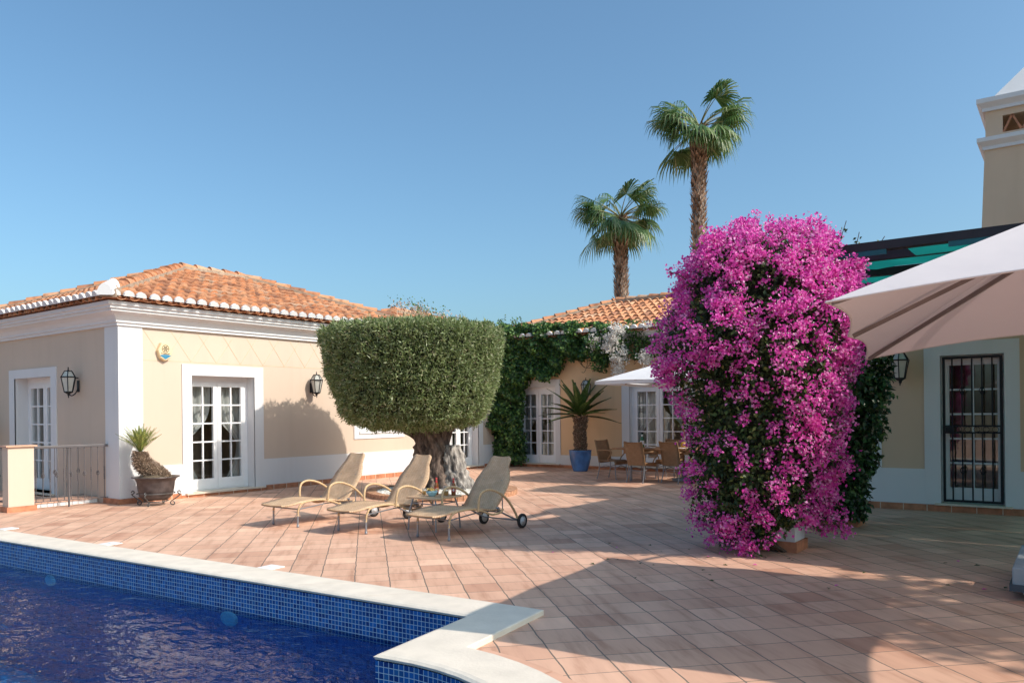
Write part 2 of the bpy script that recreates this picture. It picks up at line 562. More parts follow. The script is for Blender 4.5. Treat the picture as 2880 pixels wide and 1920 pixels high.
M['wicker'] = rattan('brown_wicker_weave', (.38, .225, .12), (.48, .30, .17), 38)
M['wicker_tube'] = plain('brown_wicker_tube', (.34, .20, .10), .55, var=.2, scale=40)


def watermat():
    m, t, b, o = nt('pool_water')
    t.nodes.remove(b)
    g = N(t, 'ShaderNodeNewGeometry')
    mp = N(t, 'ShaderNodeMapping'); mp.inputs['Rotation'].default_value = (0, 0, R(36)); mp.inputs['Scale'].default_value = (1.0, 1.5, 1)
    t.links.new(g.outputs['Position'], mp.inputs['Vector'])
    n1 = N(t, 'ShaderNodeTexNoise', Scale=5.5, Detail=3.0, Distortion=.6, Roughness=.5)
    n2 = N(t, 'ShaderNodeTexNoise', Scale=1.1, Detail=2.0)
    t.links.new(mp.outputs[0], n1.inputs['Vector']); t.links.new(mp.outputs[0], n2.inputs['Vector'])
    ad = N(t, 'ShaderNodeMath'); ad.operation = 'MULTIPLY_ADD'; ad.inputs[1].default_value = 2.2
    t.links.new(n2.outputs['Fac'], ad.inputs[0]); t.links.new(n1.outputs['Fac'], ad.inputs[2])
    bp = N(t, 'ShaderNodeBump', Strength=.5, Distance=.05)
    t.links.new(ad.outputs[0], bp.inputs['Height'])
    tr = N(t, 'ShaderNodeBsdfTransparent'); tr.inputs['Color'].default_value = (.40, .78, .98, 1)
    gl = N(t, 'ShaderNodeBsdfGlossy'); gl.inputs['Roughness'].default_value = .02
    t.links.new(bp.outputs['Normal'], gl.inputs['Normal'])
    fr = N(t, 'ShaderNodeFresnel'); fr.inputs['IOR'].default_value = 1.34
    t.links.new(bp.outputs['Normal'], fr.inputs['Normal'])
    mx = N(t, 'ShaderNodeMixShader')
    t.links.new(fr.outputs[0], mx.inputs[0]); t.links.new(tr.outputs[0], mx.inputs[1]); t.links.new(gl.outputs[0], mx.inputs[2])
    t.links.new(mx.outputs[0], o.inputs['Surface'])
    return m


M['water'] = watermat()

# ------------------------------------------------------------------ world, sun, camera
SUN_EL, SUN_AZ = R(39), R(10)          # azimuth from +X towards +Y (direction towards the sun)
w = bpy.data.worlds.new('World'); sc.world = w; w.use_nodes = True
wt = w.node_tree
sky = wt.nodes.new('ShaderNodeTexSky'); sky.sky_type = 'NISHITA'; sky.sun_disc = False
sky.sun_elevation = SUN_EL; sky.sun_rotation = R(90) - SUN_AZ
sky.altitude = 0; sky.air_density = 1.0; sky.dust_density = 3.0; sky.ozone_density = 5.0
bgd = wt.nodes['Background']; bgd.inputs['Strength'].default_value = .124
wmx = wt.nodes.new('ShaderNodeMix'); wmx.data_type = 'RGBA'; wmx.blend_type = 'MULTIPLY'; wmx.inputs[0].default_value = 1
wmx.inputs[7].default_value = (.91, 1.07, 1.0, 1)          # white balance of the sky
wt.links.new(sky.outputs[0], wmx.inputs[6]); wt.links.new(wmx.outputs[2], bgd.inputs['Color'])
sl = bpy.data.lights.new('sun', 'SUN'); sl.energy = 2.95; sl.angle = R(.55); sl.color = (1, .90, .79)
so = bpy.data.objects.new('sun', sl); COL.objects.link(so)
sdir = Vector((math.cos(SUN_AZ) * math.cos(SUN_EL), math.sin(SUN_AZ) * math.cos(SUN_EL), math.sin(SUN_EL)))
so.rotation_euler = sdir.to_track_quat('Z', 'Y').to_euler()
so.location = (6, 2, 12)
cam = bpy.data.cameras.new('camera'); cam.lens = 27.47; cam.sensor_width = 36; cam.shift_y = .0690
cam.clip_end = 2000; cam.clip_start = .05
co = bpy.data.objects.new('camera', cam); COL.objects.link(co)
co.matrix_world = Matrix.Translation((0, 0, 1.58)) @ Matrix.Rotation(R(36), 4, 'Z') @ Matrix.Rotation(R(90), 4, 'X') @ Matrix.Rotation(-.0105, 4, 'Z')
sc.camera = co
sc.view_settings.view_transform = 'Standard'; sc.view_settings.look = 'None'
sc.view_settings.exposure = .66; sc.view_settings.gamma = 1
sc.cycles.max_bounces = 8; sc.cycles.transparent_max_bounces = 12
CX = Vector((math.cos(R(36)), math.sin(R(36)), 0))     # picture-right direction on the ground
CD = Vector((-math.sin(R(36)), math.cos(R(36)), 0))    # view direction

XS, YL, YB, YR = -13.94, 7.2, 18.65, 13.5

# ------------------------------------------------------------------ pool outline, terrace, pool
def arcp(c, r, a0, a1, n):
    return [(c[0] + r * math.cos(R(a0 + (a1 - a0) * k / n)), c[1] + r * math.sin(R(a0 + (a1 - a0) * k / n))) for k in range(n + 1)]


AC = (-3.3, 2.0)
outer = [(-20, 4.09), (-11.7, 4.575), (-3.39, 5.06), (-3.27, 3.98)] + arcp(AC, 1.98, 88, -88, 28) + [(-3.27, .02), (-3.39, -1.06), (-11.7, -1.06), (-20, -1.06)]
inner = [(-20, 3.69), (-11.7, 4.175), (-3.80, 4.64), (-3.68, 3.54)] + arcp(AC, 1.58, 100, -100, 28) + [(-3.68, .46), (-3.80, -.66), (-11.7, -.66), (-20, -.66)]
ZC = .042
TA = R(46.5)


def tuv(x, y):
    return (math.cos(TA) * x + math.sin(TA) * y + .12, -math.sin(TA) * x + math.cos(TA) * y)


# terrace sheet: big polygon with a hole following the coping's outer line (slightly inside it)
hole = [((o[0] + i[0]) / 2, (o[1] + i[1]) / 2) for o, i in zip(outer, inner)]
mb = MB()
big = [(-40, 45), (40, 45), (40, -25), (-40, -25)]
# split in strips: region right of the arc, upper strip, lower strip, left
def poly(pts, z=0.0):
    mb.add([(x, y, z) for x, y in pts], [tuple(range(len(pts)))], [[tuv(x, y) for x, y in pts]])
n = len(hole)
top_i = hole[:4]; mid = hole[4:-4]; bot = hole[-4:]
poly([(-40, 45), (-40, 6), (20, 6), (20, 45)])
poly([(-40, 6), (-40, hole[0][1])] + [hole[0], hole[1], hole[2]] + [(20, hole[2][1]), (20, 6)])
# right part between hole and x=20, quad strip
prev = hole[2]
for p in hole[3:-2]:
    if prev[1] - p[1] > 1e-5:
        poly([prev, p, (20, p[1]), (20, prev[1])])
    prev = p
poly([prev, hole[-2], hole[-1], (-40, hole[-1][1]), (-40, -20), (20, -20), (20, prev[1])] if False else [hole[-3], hole[-2], hole[-1], (-40, hole[-1][1]), (-40, -20), (20, -20), (20, hole[-3][1])])
terr = mb.build('terrace', M['terrace']); tag(terr, kind='structure')
for p in terr.data.polygons:
    pass
mb = MB()
mb.quad((-400, -400, -2.4), (400, -400, -2.4), (400, 400, -2.4), (-400, 400, -2.4))
tag(mb.build('ground', M['earth']), kind='structure')
mb = MB(); mb.box(-40, 20, -20.4, -20.0, -2.4, -.01); mb.box(20.0, 20.4, -20, 45, -2.4, -.01); mb.box(-40.4, -40, -20, 45, -2.4, -.01); mb.box(-40, 20, 45, 45.4, -2.4, -.01)
# swimming pool
pool = thing('swimming_pool', (-8, 2, 0), 'blue mosaic swimming pool with pale stone coping and a rounded end', 'swimming pool')
ZW, ZF = -.285, -1.55
mb = MB(); mb2 = MB()
acc = 0
for a, b in zip(inner[:-1], inner[1:]):
    l = math.dist(a, b)
    a2 = (a[0], a[1]); b2 = (b[0], b[1])
    mb.add([(a[0], a[1], -.005), (b[0], b[1], -.005), (b[0], b[1], ZW - .05), (a[0], a[1], ZW - .05)], [(0, 1, 2, 3)],
           [[(acc, -.005), (acc + l, -.005), (acc + l, ZW - .05), (acc, ZW - .05)]])
    mb2.add([(a[0], a[1], ZW - .05), (b[0], b[1], ZW - .05), (b[0], b[1], ZF), (a[0], a[1], ZF)], [(0, 1, 2, 3)],
            [[(acc, ZW - .05), (acc + l, ZW - .05), (acc + l, ZF), (acc, ZF)]])
    acc += l
mb.build('tiled_wall', M['mosaic'], pool)
mb2.build('submerged_wall', M['mosaic_deep'], pool)
mb = MB()
mb.add([(x, y, ZF) for x, y in inner], [tuple(range(len(inner)))], [[(x, y) for x, y in inner]])
mb.build('pool_floor', M['mosaic_floor'], pool)
# coping: ring between outer and inner with a rounded nose on the pool side
mb = MB()
vs = []; prof = [(0, -.004), (0, ZC - .006), (.02, ZC), (.90, ZC), (.97, ZC - .008), (1.02, ZC - .022), (1.0, ZC - .040), (.93, -.006)]
for o, i in zip(outer, inner):
    for k, z in prof:
        vs.append((o[0] + (i[0] - o[0]) * k, o[1] + (i[1] - o[1]) * k, z))
fs = []; m_ = len(prof)
for a in range(len(outer) - 1):
    for k in range(m_ - 1):
        fs.append((a * m_ + k, (a + 1) * m_ + k, (a + 1) * m_ + k + 1, a * m_ + k + 1))
mb.add(vs, fs)
cop = mb.build('coping', M['stone'], pool)
# thin joints between coping slabs
mb = MB()
def joint(o, i):
    d = Vector((i[0] - o[0], i[1] - o[1], 0)); s = Vector((-d.y, d.x, 0)).normalized() * .003
    a = Vector((o[0], o[1], ZC + .0012)) + d * .03; b = Vector((o[0], o[1], ZC + .0012)) + d * .9
    mb.quad(a - s, a + s, b + s, b - s)
for k in range(1, 16):
    t_ = k / 16.0 + random.uniform(-.008, .008)
    o = Vector((-20, 4.09)).lerp(Vector((-3.39, 5.06)), t_); i = Vector((-20, 3.69)).lerp(Vector((-3.8, 4.64)), t_ * .998)
    joint(o, i)
for k in (8, 16, 24):
    joint(outer[4 + k], inner[4 + k])
absorb(cop, mb, M['sillstone'])
for x, z, rr in ((-9.92, -.36, .12), (-6.64, -.375, .13)):
    yw = 4.175 + (x + 11.7) / 7.9 * .465
    mb = MB(); mb.lathe([(0.0, .012), (rr * .7, .012), (rr, .0), (rr, -.02)], n=22)
    mb.M = None
    T = Matrix.Translation((x, yw - .012, z)) @ Matrix.Rotation(R(90), 4, 'X')
    mb.v = [T @ Vector((v.x, v.y * .55, v.z)) for v in mb.v]
    mb.build('pool_light', plain('pool_light_lens', (.95, .97, .96), .4), pool)
mb = MB()
mb.add([(x, y, ZW) for x, y in inner[::-1]], [tuple(range(len(inner)))])
wat = mb.build('water', M['water']); tag(wat, kind='structure')
# terracotta border band following the rounded end
mb = MB()
o1 = arcp(AC, 1.985, 88, -88, 40); o2 = arcp(AC, 2.105, 88, -88, 40)
for k in range(40):
    if k % 4 == 3:
        f = .93
    else: f = 1
    a, b, c, d = o1[k], o1[k + 1], o2[k + 1], o2[k]
    b = (a[0] + (b[0] - a[0]) * f, a[1] + (b[1] - a[1]) * f); c = (d[0] + (c[0] - d[0]) * f, d[1] + (c[1] - d[1]) * f)
    mb.quad((*a, .004), (*b, .004), (*c, .004), (*d, .004))
tag(mb.build('border_strip', M['border']), kind='structure')
for k, (x, y, lab) in enumerate(((-6.77, 5.02, 'white square skimmer lid set in the paving nearest the loungers'), (-9.72, 4.86, 'white square skimmer lid beside the middle of the long pool edge'),
                                 (-12.3, 4.72, 'white square skimmer lid at the far left end of the pool edge'))):
    mb = MB(); mb.box(-.10, .10, -.10, .10, .003, .012); mb.box(-.03, .03, -.006, .006, .012, .016)
    o = mb.build('skimmer_lid', M['pvc']); o.location = (x, y + .03, 0); o.rotation_euler = (0, 0, R(3.3))
    tag(o, lab, 'skimmer lid', 'skimmer lids along the pool edge')

# ------------------------------------------------------------------ house building blocks
def frame_wall(T, L0, L1, H, ops, mb_w, reveal=.24):
    """outer wall face (local X along, Y into wall, Z up) with holes; reveals included. T: matrix"""
    mb_w.M = T
    xs = sorted({L0, L1, *[o[0] for o in ops], *[o[1] for o in ops]})
    zs = sorted({0, H, *[o[2] for o in ops], *[o[3] for o in ops]})
    for i in range(len(xs) - 1):
        for j in range(len(zs) - 1):
            cx, cz = (xs[i] + xs[i + 1]) / 2, (zs[j] + zs[j + 1]) / 2
            if any(o[0] < cx < o[1] and o[2] < cz < o[3] for o in ops): continue
            mb_w.quad((xs[i], 0, zs[j]), (xs[i + 1], 0, zs[j]), (xs[i + 1], 0, zs[j + 1]), (xs[i], 0, zs[j + 1]))


def reveals(T, ops, mb_r, d=.24):
    mb_r.M = T
    for a, b, z0, z1 in ops:
        mb_r.quad((a, -.02, z0), (a, d, z0), (a, d, z1), (a, -.02, z1))
        mb_r.quad((b, -.02, z0), (b, -.02, z1), (b, d, z1), (b, d, z0))
        mb_r.quad((a, -.02, z1), (a, d, z1), (b, d, z1), (b, -.02, z1))
        mb_r.quad((a, -.02, z0), (b, -.02, z0), (b, d, z0), (a, d, z0))


def room(T, a, b, z1, d0=.24, dep=2.6, parent=None):
    mb = MB(T)
    x0, x1, z0, zt = a - .7, b + .7, 0.0, z1 + .35
    y0, y1 = d0 + .10, d0 + dep
    mb.quad((x0, y1, z0), (x1, y1, z0), (x1, y1, zt), (x0, y1, zt))
    mb.quad((x0, y0, z0), (x0, y1, z0), (x0, y1, zt), (x0, y0, zt))
    mb.quad((x1, y0, z0), (x1, y0, zt), (x1, y1, zt), (x1, y1, z0))
    mb.quad((x0, y0, z0), (x1, y0, z0), (x1, y1, z0), (x0, y1, z0))
    mb.quad((x0, y0, zt), (x0, y1, zt), (x1, y1, zt), (x1, y0, zt))
    # inner side of the facade round the opening keeps daylight out of the joint
    mb.quad((x0, y0, 0), (x0, y0, zt), (a, y0, zt), (a, y0, 0))
    mb.quad((b, y0, 0), (b, y0, zt), (x1, y0, zt), (x1, y0, 0))
    mb.quad((a, y0, z1), (a, y0, zt), (b, y0, zt), (b, y0, z1))
    return mb.build('room_interior', M['room'], parent)


def french_door(T, a, b, z0, z1, parent, d=.16, rows=5, leaves_=2, colsn=2, name='french_door', bottom=.2, f=.07, st=.085):
    """double glazed door set in an opening; frame mesh > leaf, pane"""
    mb = MB(T)
    mb.box(a, a + f, d, d + .09, z0, z1); mb.box(b - f, b, d, d + .09, z0, z1)
    mb.box(a + f, b - f, d, d + .09, z1 - f - .05, z1)
    mb.box(a + f, b - f, d, d + .09, z0, z0 + .03)
    root = mb.build(name, M['pvc'], parent)
    la, lb, lz0, lz1 = a + f, b - f, z0 + .03, z1 - f - .05
    w_ = (lb - la) / leaves_
    for i in range(leaves_):
        x0, x1 = la + i * w_ + .004, la + (i + 1) * w_ - .004
        mb = MB(T)
        mb.box(x0, x0 + st, d - .015, d + .05, lz0, lz1); mb.box(x1 - st, x1, d - .015, d + .05, lz0, lz1)
        mb.box(x0 + st, x1 - st, d - .015, d + .05, lz1 - st, lz1)
        mb.box(x0 + st, x1 - st, d - .015, d + .05, lz0, lz0 + bottom)
        gx0, gx1, gz0, gz1 = x0 + st, x1 - st, lz0 + bottom, lz1 - st
        for k in range(1, colsn):
            xm = gx0 + (gx1 - gx0) * k / colsn
            mb.box(xm - .014, xm + .014, d - .005, d + .035, gz0, gz1)
        zs_ = [gz0 + (gz1 - gz0) * k / rows for k in range(1, rows)]
        for z in zs_:
            for k in range(colsn):
                xa = gx0 + (gx1 - gx0) * k / colsn + (.014 if k else 0); xb = gx0 + (gx1 - gx0) * (k + 1) / colsn - (.014 if k < colsn - 1 else 0)
                mb.box(xa, xb, d - .003, d + .033, z - .014, z + .014)
        mb.build('door_leaf', M['pvc'], root)
        g = MB(T)
        g.quad((gx0, d + .017, gz0), (gx1, d + .017, gz0), (gx1, d + .017, gz1), (gx0, d + .017, gz1))
        g.build('pane', M['glass'], root)
    return root


def curtain(T, x_in, x_out, zt, zb, d, label, tieh=.95):
    """sheer curtain hanging from zt to zb, gathered towards x_out at the tie height"""
    nx, nz = 40, 26
    vs = []
    for j in range(nz + 1):
        v = j / nz
        z = zt + (zb - zt) * v
        g = math.exp(-((z - tieh) / .42) ** 2)
        width = 1 - .74 * g if z > tieh else 1 - .74 * math.exp(-((z - tieh) / .8) ** 2)
        for i in range(nx + 1):
            u = i / nx
            x = x_out + (x_in - x_out) * u * width
            y = d + .035 * math.sin(u * 24) + .02 * math.sin(u * 41 + 1)
            vs.append((x, y, z))
    fs = [(j * (nx + 1) + i, j * (nx + 1) + i + 1, (j + 1) * (nx + 1) + i + 1, (j + 1) * (nx + 1) + i) for j in range(nz) for i in range(nx)]
    mb = MB(T); mb.add(vs, fs, None, True)
    o = mb.build('curtain', M['curtain'])
    c = sum((v.co for v in o.data.vertices), Vector()) / len(o.data.vertices)
    rebase(o, (c.x, c.y, T.to_translation().z + zb))
    return tag(o, label, 'curtain', 'sheer curtains behind the glass doors')


def surround(T, a, b, z1, a2, b2, z2, mb, z0=0.0, p=.022, bottom=False, z00=None):
    mb.M = T
    zb = z0 if z00 is None else z00
    mb.box(a, a2, -p, .002, zb, z2); mb.box(b2, b, -p, .002, zb, z2)
    mb.box(a, b, -p, .002, z2, z1)


def sweep(mb, path, prof, smooth=False):
    """path: list of 2-D points, prof: (outset,z); outset to the right-hand side of travel; mitred"""
    P = [Vector(p) for p in path]
    rows = []
    for i, p in enumerate(P):
        d0 = (P[i] - P[i - 1]).normalized() if i > 0 else None
        d1 = (P[i + 1] - P[i]).normalized() if i < len(P) - 1 else None
        n0 = Vector((d0.y, -d0.x)) if d0 else None
        n1 = Vector((d1.y, -d1.x)) if d1 else None
        if n0 is None: nn = n1
        elif n1 is None: nn = n0
        else:
            nn = (n0 + n1); nn = nn / (nn.length_squared / 2) if nn.length > 1e-6 else n0
        rows.append([(p.x + nn.x * o, p.y + nn.y * o, z) for o, z in prof])
    vs = [q for r in rows for q in r]; m = len(prof)
    fs = [(i * m + k, (i + 1) * m + k, (i + 1) * m + k + 1, i * m + k + 1) for i in range(len(P) - 1) for k in range(m - 1)]
    mb.add(vs, fs)
    for i in (0, len(P) - 1):
        mb.add(rows[i], [tuple(range(m))])


def half_tile(mb, p, t, d, up, L, r0, r1, lift0, lift1, n=6, cap=False, mbc=None):
    """barrel tile: p lower end centre, d uphill direction, t lateral, up normal"""
    vs = []
    for (l, r, lf) in ((0, r0, lift0), (L, r1, lift1)):
        c = p + d * l + up * lf
        for k in range(n + 1):
            a = PI * k / n
            vs.append(c + t * (math.cos(a) * r) + up * (math.sin(a) * r))
    fs = [(k, k + 1, n + 1 + k + 1, n + 1 + k) for k in range(n)]
    mb.add(vs, fs, None, True)
    if mbc is not None:
        c = p + up * (lift0)
        ring = [c - d * .006 + t * (math.cos(PI * k / n) * (r0 + .004)) + up * (math.sin(PI * k / n) * (r0 + .004)) for k in range(n + 1)]
        ring2 = [q + d * .05 for q in ring]
        mbc.add(ring, [tuple(range(n + 1))])
        mbc.add(ring + ring2, [(k, k + 1, n + 1 + k + 1, n + 1 + k) for k in range(n)])
    else:
        mb.add(vs[:n + 1], [tuple(range(n + 1))])


def hip_roof(parent, x0, x1, y0, y1, z, slope, faces, caps=('+x', '-y'), sp=.232, hips=True, base='roof'):
    a = min(x1 - x0, y1 - y0) / 2
    zr = z + a * slope
    if (x1 - x0) >= (y1 - y0): r0, r1 = Vector((x0 + a, (y0 + y1) / 2, zr)), Vector((x1 - a, (y0 + y1) / 2, zr))
    else: r0, r1 = Vector(((x0 + x1) / 2, y0 + a, zr)), Vector(((x0 + x1) / 2, y1 - a, zr))
    A, B, C, D = Vector((x0, y0, z)), Vector((x1, y0, z)), Vector((x1, y1, z)), Vector((x0, y1, z))
    mb = MB()
    long_x = (x1 - x0) >= (y1 - y0)
    if long_x: fl = [(A, B, r1, r0), (C, D, r0, r1), (B, C, r1), (D, A, r0)]
    else: fl = [(B, C, r1, r0), (D, A, r0, r1), (A, B, r0), (C, D, r1)]
    for f in fl: mb.add(list(f), [tuple(range(len(f)))])
    ctr = (A + C) / 2
    low = [p + Vector((.16 if p.x < ctr.x else -.16, .16 if p.y < ctr.y else -.16, -.03)) for p in (A, B, C, D)]
    mb.add(low, [(3, 2, 1, 0)])
    for p, q, lp, lq in ((A, B, low[0], low[1]), (B, C, low[1], low[2]), (C, D, low[2], low[3]), (D, A, low[3], low[0])):
        mb.add([lp, lq, q, p], [(0, 1, 2, 3)])
    rf = mb.build(base, M['roofbase'], parent)
    FA = {'-y': (A, Vector((1, 0, 0)), Vector((0, 1, 0)), x1 - x0), '+x': (B, Vector((0, 1, 0)), Vector((-1, 0, 0)), y1 - y0),
          '+y': (C, Vector((-1, 0, 0)), Vector((0, -1, 0)), x1 - x0), '-x': (D, Vector((0, -1, 0)), Vector((1, 0, 0)), y1 - y0)}
    th = math.atan(slope); cs = math.cos(th)
    for fc in faces:
        O, t, n, Lf = FA[fc]
        d = (n * cs + Vector((0, 0, math.sin(th)))).normalized()
        up = t.cross(d); up = up if up.z > 0 else -up
        mt = MB(); mc = MB()
        cols = int(Lf / sp)
        cl = .37
        for i in range(cols):
            s = (i + .5) * Lf / cols
            run = min(s, Lf - s, a) / cs
            j = 0; r_ = 0.0
            while r_ < run - .06:
                L = min(cl * 1.10, run - r_ + .04)
                p = O + t * (s + random.uniform(-.008, .008)) + d * (r_ - (.03 if j == 0 else 0) + random.uniform(-.012, .012))
                half_tile(mt, p, t, d, up, L, .092 if j == 0 else .098, .085, .034 + random.uniform(0, .008), .004, 6, False, mc if (j == 0 and fc in caps) else None)
                r_ += cl; j += 1
        for i in range(cols + 1):          # concave channel tiles whose ends show between the covers
            s = i * Lf / cols
            if s < .1 or s > Lf - .1: continue
            p = O + t * s - d * .015
            vs = []
            for l in (0, .5):
                for k in range(7):
                    a_ = PI * k / 6
                    vs.append(p + d * l + t * (math.cos(a_) * .10) + up * (.045 - math.sin(a_) * .085))
            mt.add(vs, [(k, k + 1, 8 + k, 7 + k) for k in range(6)], None, True)
            vs2 = [q + up * .012 for q in vs]
            mt.add(vs2, [(k, k + 1, 8 + k, 7 + k) for k in range(6)], None, True)
            mt.add(vs[:7] + vs2[:7], [(k, k + 1, 8 + k, 7 + k) for k in range(6)])
        mt.build('roof_tiles', M['tile'], rf)
        if mc.v: mc.build('eave_ends', M['white'], rf)
    if hips:
        mt = MB(); mo = MB()
        lines = [(r0, r1)] if (r1 - r0).length > .1 else []
        lines += [(A, r0), (B, r1 if long_x else r0), (C, r1), (D, r0 if long_x else r1)]
        for p, q in lines:
            L = (q - p).length; d = (q - p).normalized()
            t = d.cross(Vector((0, 0, 1))).normalized(); up = t.cross(d)
            up = up if up.z > 0 else -up
            k = 0.15 if abs(d.z) > .01 else 0
            while k < L - .1:
                half_tile(mt, p + d * k + up * .07, t, d, up, min(.42, L - k + .05), .125, .105, .03, .0, 7)
                k += .37
            mo.bar(p + up * .05, q + up * .05, .26, .14, up)
        mo.build('ridge_mortar', M['mortar'], rf)
        mt.build('ridge_tiles', M['tile'], rf)
    return rf


def cornice_prof(z0, z1):
    h = z1 - z0
    return [(-.01, z0), (.055, z0), (.055, z0 + .12 * h), (.085, z0 + .14 * h), (.085, z0 + .24 * h), (.10, z0 + .30 * h), (.135, z0 + .42 * h), (.195, z0 + .52 * h), (.26, z0 + .58 * h),
            (.26, z0 + .68 * h), (.30, z0 + .70 * h), (.30, z0 + .80 * h), (.34, z0 + .84 * h), (.34, z1), (-.01, z1)]


def lantern(loc, face, label, s=1.0):
    """wall lantern; face = outward unit vector"""
    f = Vector(face); up = Vector((0, 0, 1)); sd = f.cross(up)
    t = thing('wall_lantern', loc, label, 'wall lamp', 'iron wall lanterns on the villa walls')
    c = Vector(loc) + f * .19
    n = 6
    def ring(r, z, ph=0): return [c + up * z + (f * math.cos(2 * PI * (k + ph) / n) + sd * math.sin(2 * PI * (k + ph) / n)) * r for k in range(n)]
    zt, zb = .11, -.17
    a, b, e = ring(.135 * s, zt), ring(.078 * s, zb), ring(.065 * s, zt + .115)
    fr = MB()
    for k in range(n):
        l = (k + 1) % n
        fr.tube([a[k], b[k]], .0085, 5); fr.tube([a[k], a[l]], .012, 5); fr.tube([b[k], b[l]], .011, 5)
        fr.tube([a[k], e[k]], .008, 5); fr.tube([e[k], e[l]], .009, 5)
    fr.add(e, [tuple(range(n))])
    fr.add(ring(.085 * s, zb - .006) + [c + up * (zb - .055)], [(k, (k + 1) % n, n) for k in range(n)])
    fr.build('lantern_frame', M['iron'], t)
    g = MB()
    a2, b2, e2 = ring(.128 * s, zt), ring(.072 * s, zb), ring(.060 * s, zt + .112)
    g.add(a2 + b2 + e2, [(k, (k + 1) % n, n + (k + 1) % n, n + k) for k in range(n)] + [(k, 2 * n + k, 2 * n + (k + 1) % n, (k + 1) % n) for k in range(n)])
    g.build('lantern_glass', M['lampglass'], t)
    fi = MB()
    fi.lathe([(.0, .075), (.008, .07), (.012, .05), (.006, .035), (.016, .02), (.020, .0)], c + up * (zt + .115), 10)
    fi.lathe([(.018, .0), (.02, -.02), (.008, -.035), (.012, -.05), (.0, -.075)], c + up * (zb - .045), 10)
    fi.build('finial', M['iron'], t)
    br = MB()
    br.tube(smooth_path([c + up * (zb - .04), c + up * (zb - .07) - f * .06, c - f * .13 + up * (zb - .02), c - f * .185 + up * (zb + .1)], 4), .011, 6)
    br.box(*(sorted((c.x - f.x * .19, c.x - f.x * .17)) if abs(f.x) > .5 else (c.x - .035, c.x + .035)),
           *(sorted((c.y - f.y * .19, c.y - f.y * .17)) if abs(f.y) > .5 else (c.y - .035, c.y + .035)), c.z - .17, c.z + .05)
    br.tube([c + up * .1 - f * .12, c + up * .1 - f * .18], .01, 5)
    br.build('wall_bracket', M['iron'], t)
    return t


TA_ = lambda x: Matrix.Translation((x, 0, 0)) @ Matrix.Rotation(R(90), 4, 'Z')     # wall facing +x : local X = world y
TY_ = lambda y: Matrix.Translation((0, y, 0))                                     # wall facing -y : local X = world x

# ------------------------------------------------------------------ left wing
HA = 3.24
wing = thing('villa_wing', (-16, 11, 0), 'cream and white villa wing with hipped clay tile roof left of the olive tree', 'house')
TA = TA_(XS); TL = TY_(YL)
opsA = [(8.61, 10.03, .08, 2.36), (12.98, 14.3, 1.16, 2.36), (16.30, 17.53, .06, 2.32)]
opsL = [(-18.21, -16.56, .06, 2.39)]
mb = MB(); frame_wall(TA, 7.2, 18.65, HA + .3, opsA, mb); mb.build('court_wall', M['cream'], wing)
mb = MB(); frame_wall(TL, -24, XS, HA + .3, opsL, mb); mb.build('end_wall', M['cream'], wing)
mb = MB(); mb.quad((-24, 7.2, 0), (-24, 18.65, 0), (-24, 18.65, HA + .3), (-24, 7.2, HA + .3)); mb.quad((-24, 18.65, 0), (XS, 18.65, 0), (XS, 18.65, HA + .3), (-24, 18.65, HA + .3))
mb.build('rear_wall', M['cream'], wing)
for T_, o_ in [(TA, q) for q in opsA] + [(TL, q) for q in opsL]:
    mb = MB(); reveals(T_, [o_], mb, .44); mb.build('reveal', M['white'], wing)
# white trim
tr = MB()
sw = [(-14.40, YL), (XS, YL), (XS, 7.63)]
sweep(tr, sw, [(-.01, 0), (.022, 0), (.022, HA), (-.01, HA)])
tr.build('corner_pilaster', M['white'], wing)
for a, b in ((7.63, 8.41), (10.25, 16.10), (17.73, 18.65)):
    tr = MB(TA); tr.box(a, b, -.018, .002, 0, .65); tr.build('dado_band', M['white'], wing)
for a_ in ((TA, 8.41, 10.25, 2.57, 8.61, 10.03, 2.36), (TA, 16.10, 17.73, 2.55, 16.30, 17.53, 2.32), (TL, -18.47, -16.32, 2.575, -18.21, -16.56, 2.39)):
    tr = MB(); surround(*a_, tr); tr.build('door_surround', M['white'], wing)
tr = MB(TA)
tr.box(12.79, 12.98, -.022, .002, .98, 2.55); tr.box(14.30, 14.49, -.022, .002, .98, 2.55); tr.box(12.98, 14.30, -.022, .002, 2.36, 2.55); tr.box(12.98, 14.30, -.022, .002, .98, 1.16)
tr.box(12.95, 14.33, -.045, -.022, 1.10, 1.16)
tr.build('window_surround', M['white'], wing)
tr = MB()
sweep(tr, [(-14.46, YL), (XS, YL), (XS, 8.36)], [(-.01, 0), (.045, 0), (.045, .095), (.02, .10), (-.01, .10)])
sweep(tr, [(XS, 10.30), (XS, 16.05)], [(-.01, 0), (.045, 0), (.045, .095), (.02, .10), (-.01, .10)])
tr.M = TA; tr.box(8.36, 10.30, -.06, .0, 0, .055); tr.box(16.05, 17.78, -.06, 0, 0, .05); tr.box(17.78, 18.6, -.045, 0, 0, .1)
skA = tr.build('skirting', M['terra'], wing)
# joints in the skirting, pale mortar
tr = MB(); tr.M = TA
y = 7.5
while y < 18.4:
    if not (8.36 < y < 10.3) and not (16.05 < y < 17.78): tr.box(y - .006, y + .006, -.0475, -.044, .0, .097)
    else: tr.box(y - .006, y + .006, -.0625, -.059, .0, .055)
    y += .33
absorb(skA, tr, M['sillstone'])
tr = MB(); tr.M = TA
for T_, b_ in ((TA, (8.45, 10.22, -.10, .30, .055, .085)), (TA, (16.15, 17.68, -.10, .3, .05, .075)), (TL, (-18.4, -16.4, -.1, .3, .03, .06))):
    tr = MB(T_); tr.box(*b_); tr.build('door_sill', M['sillstone'], wing)
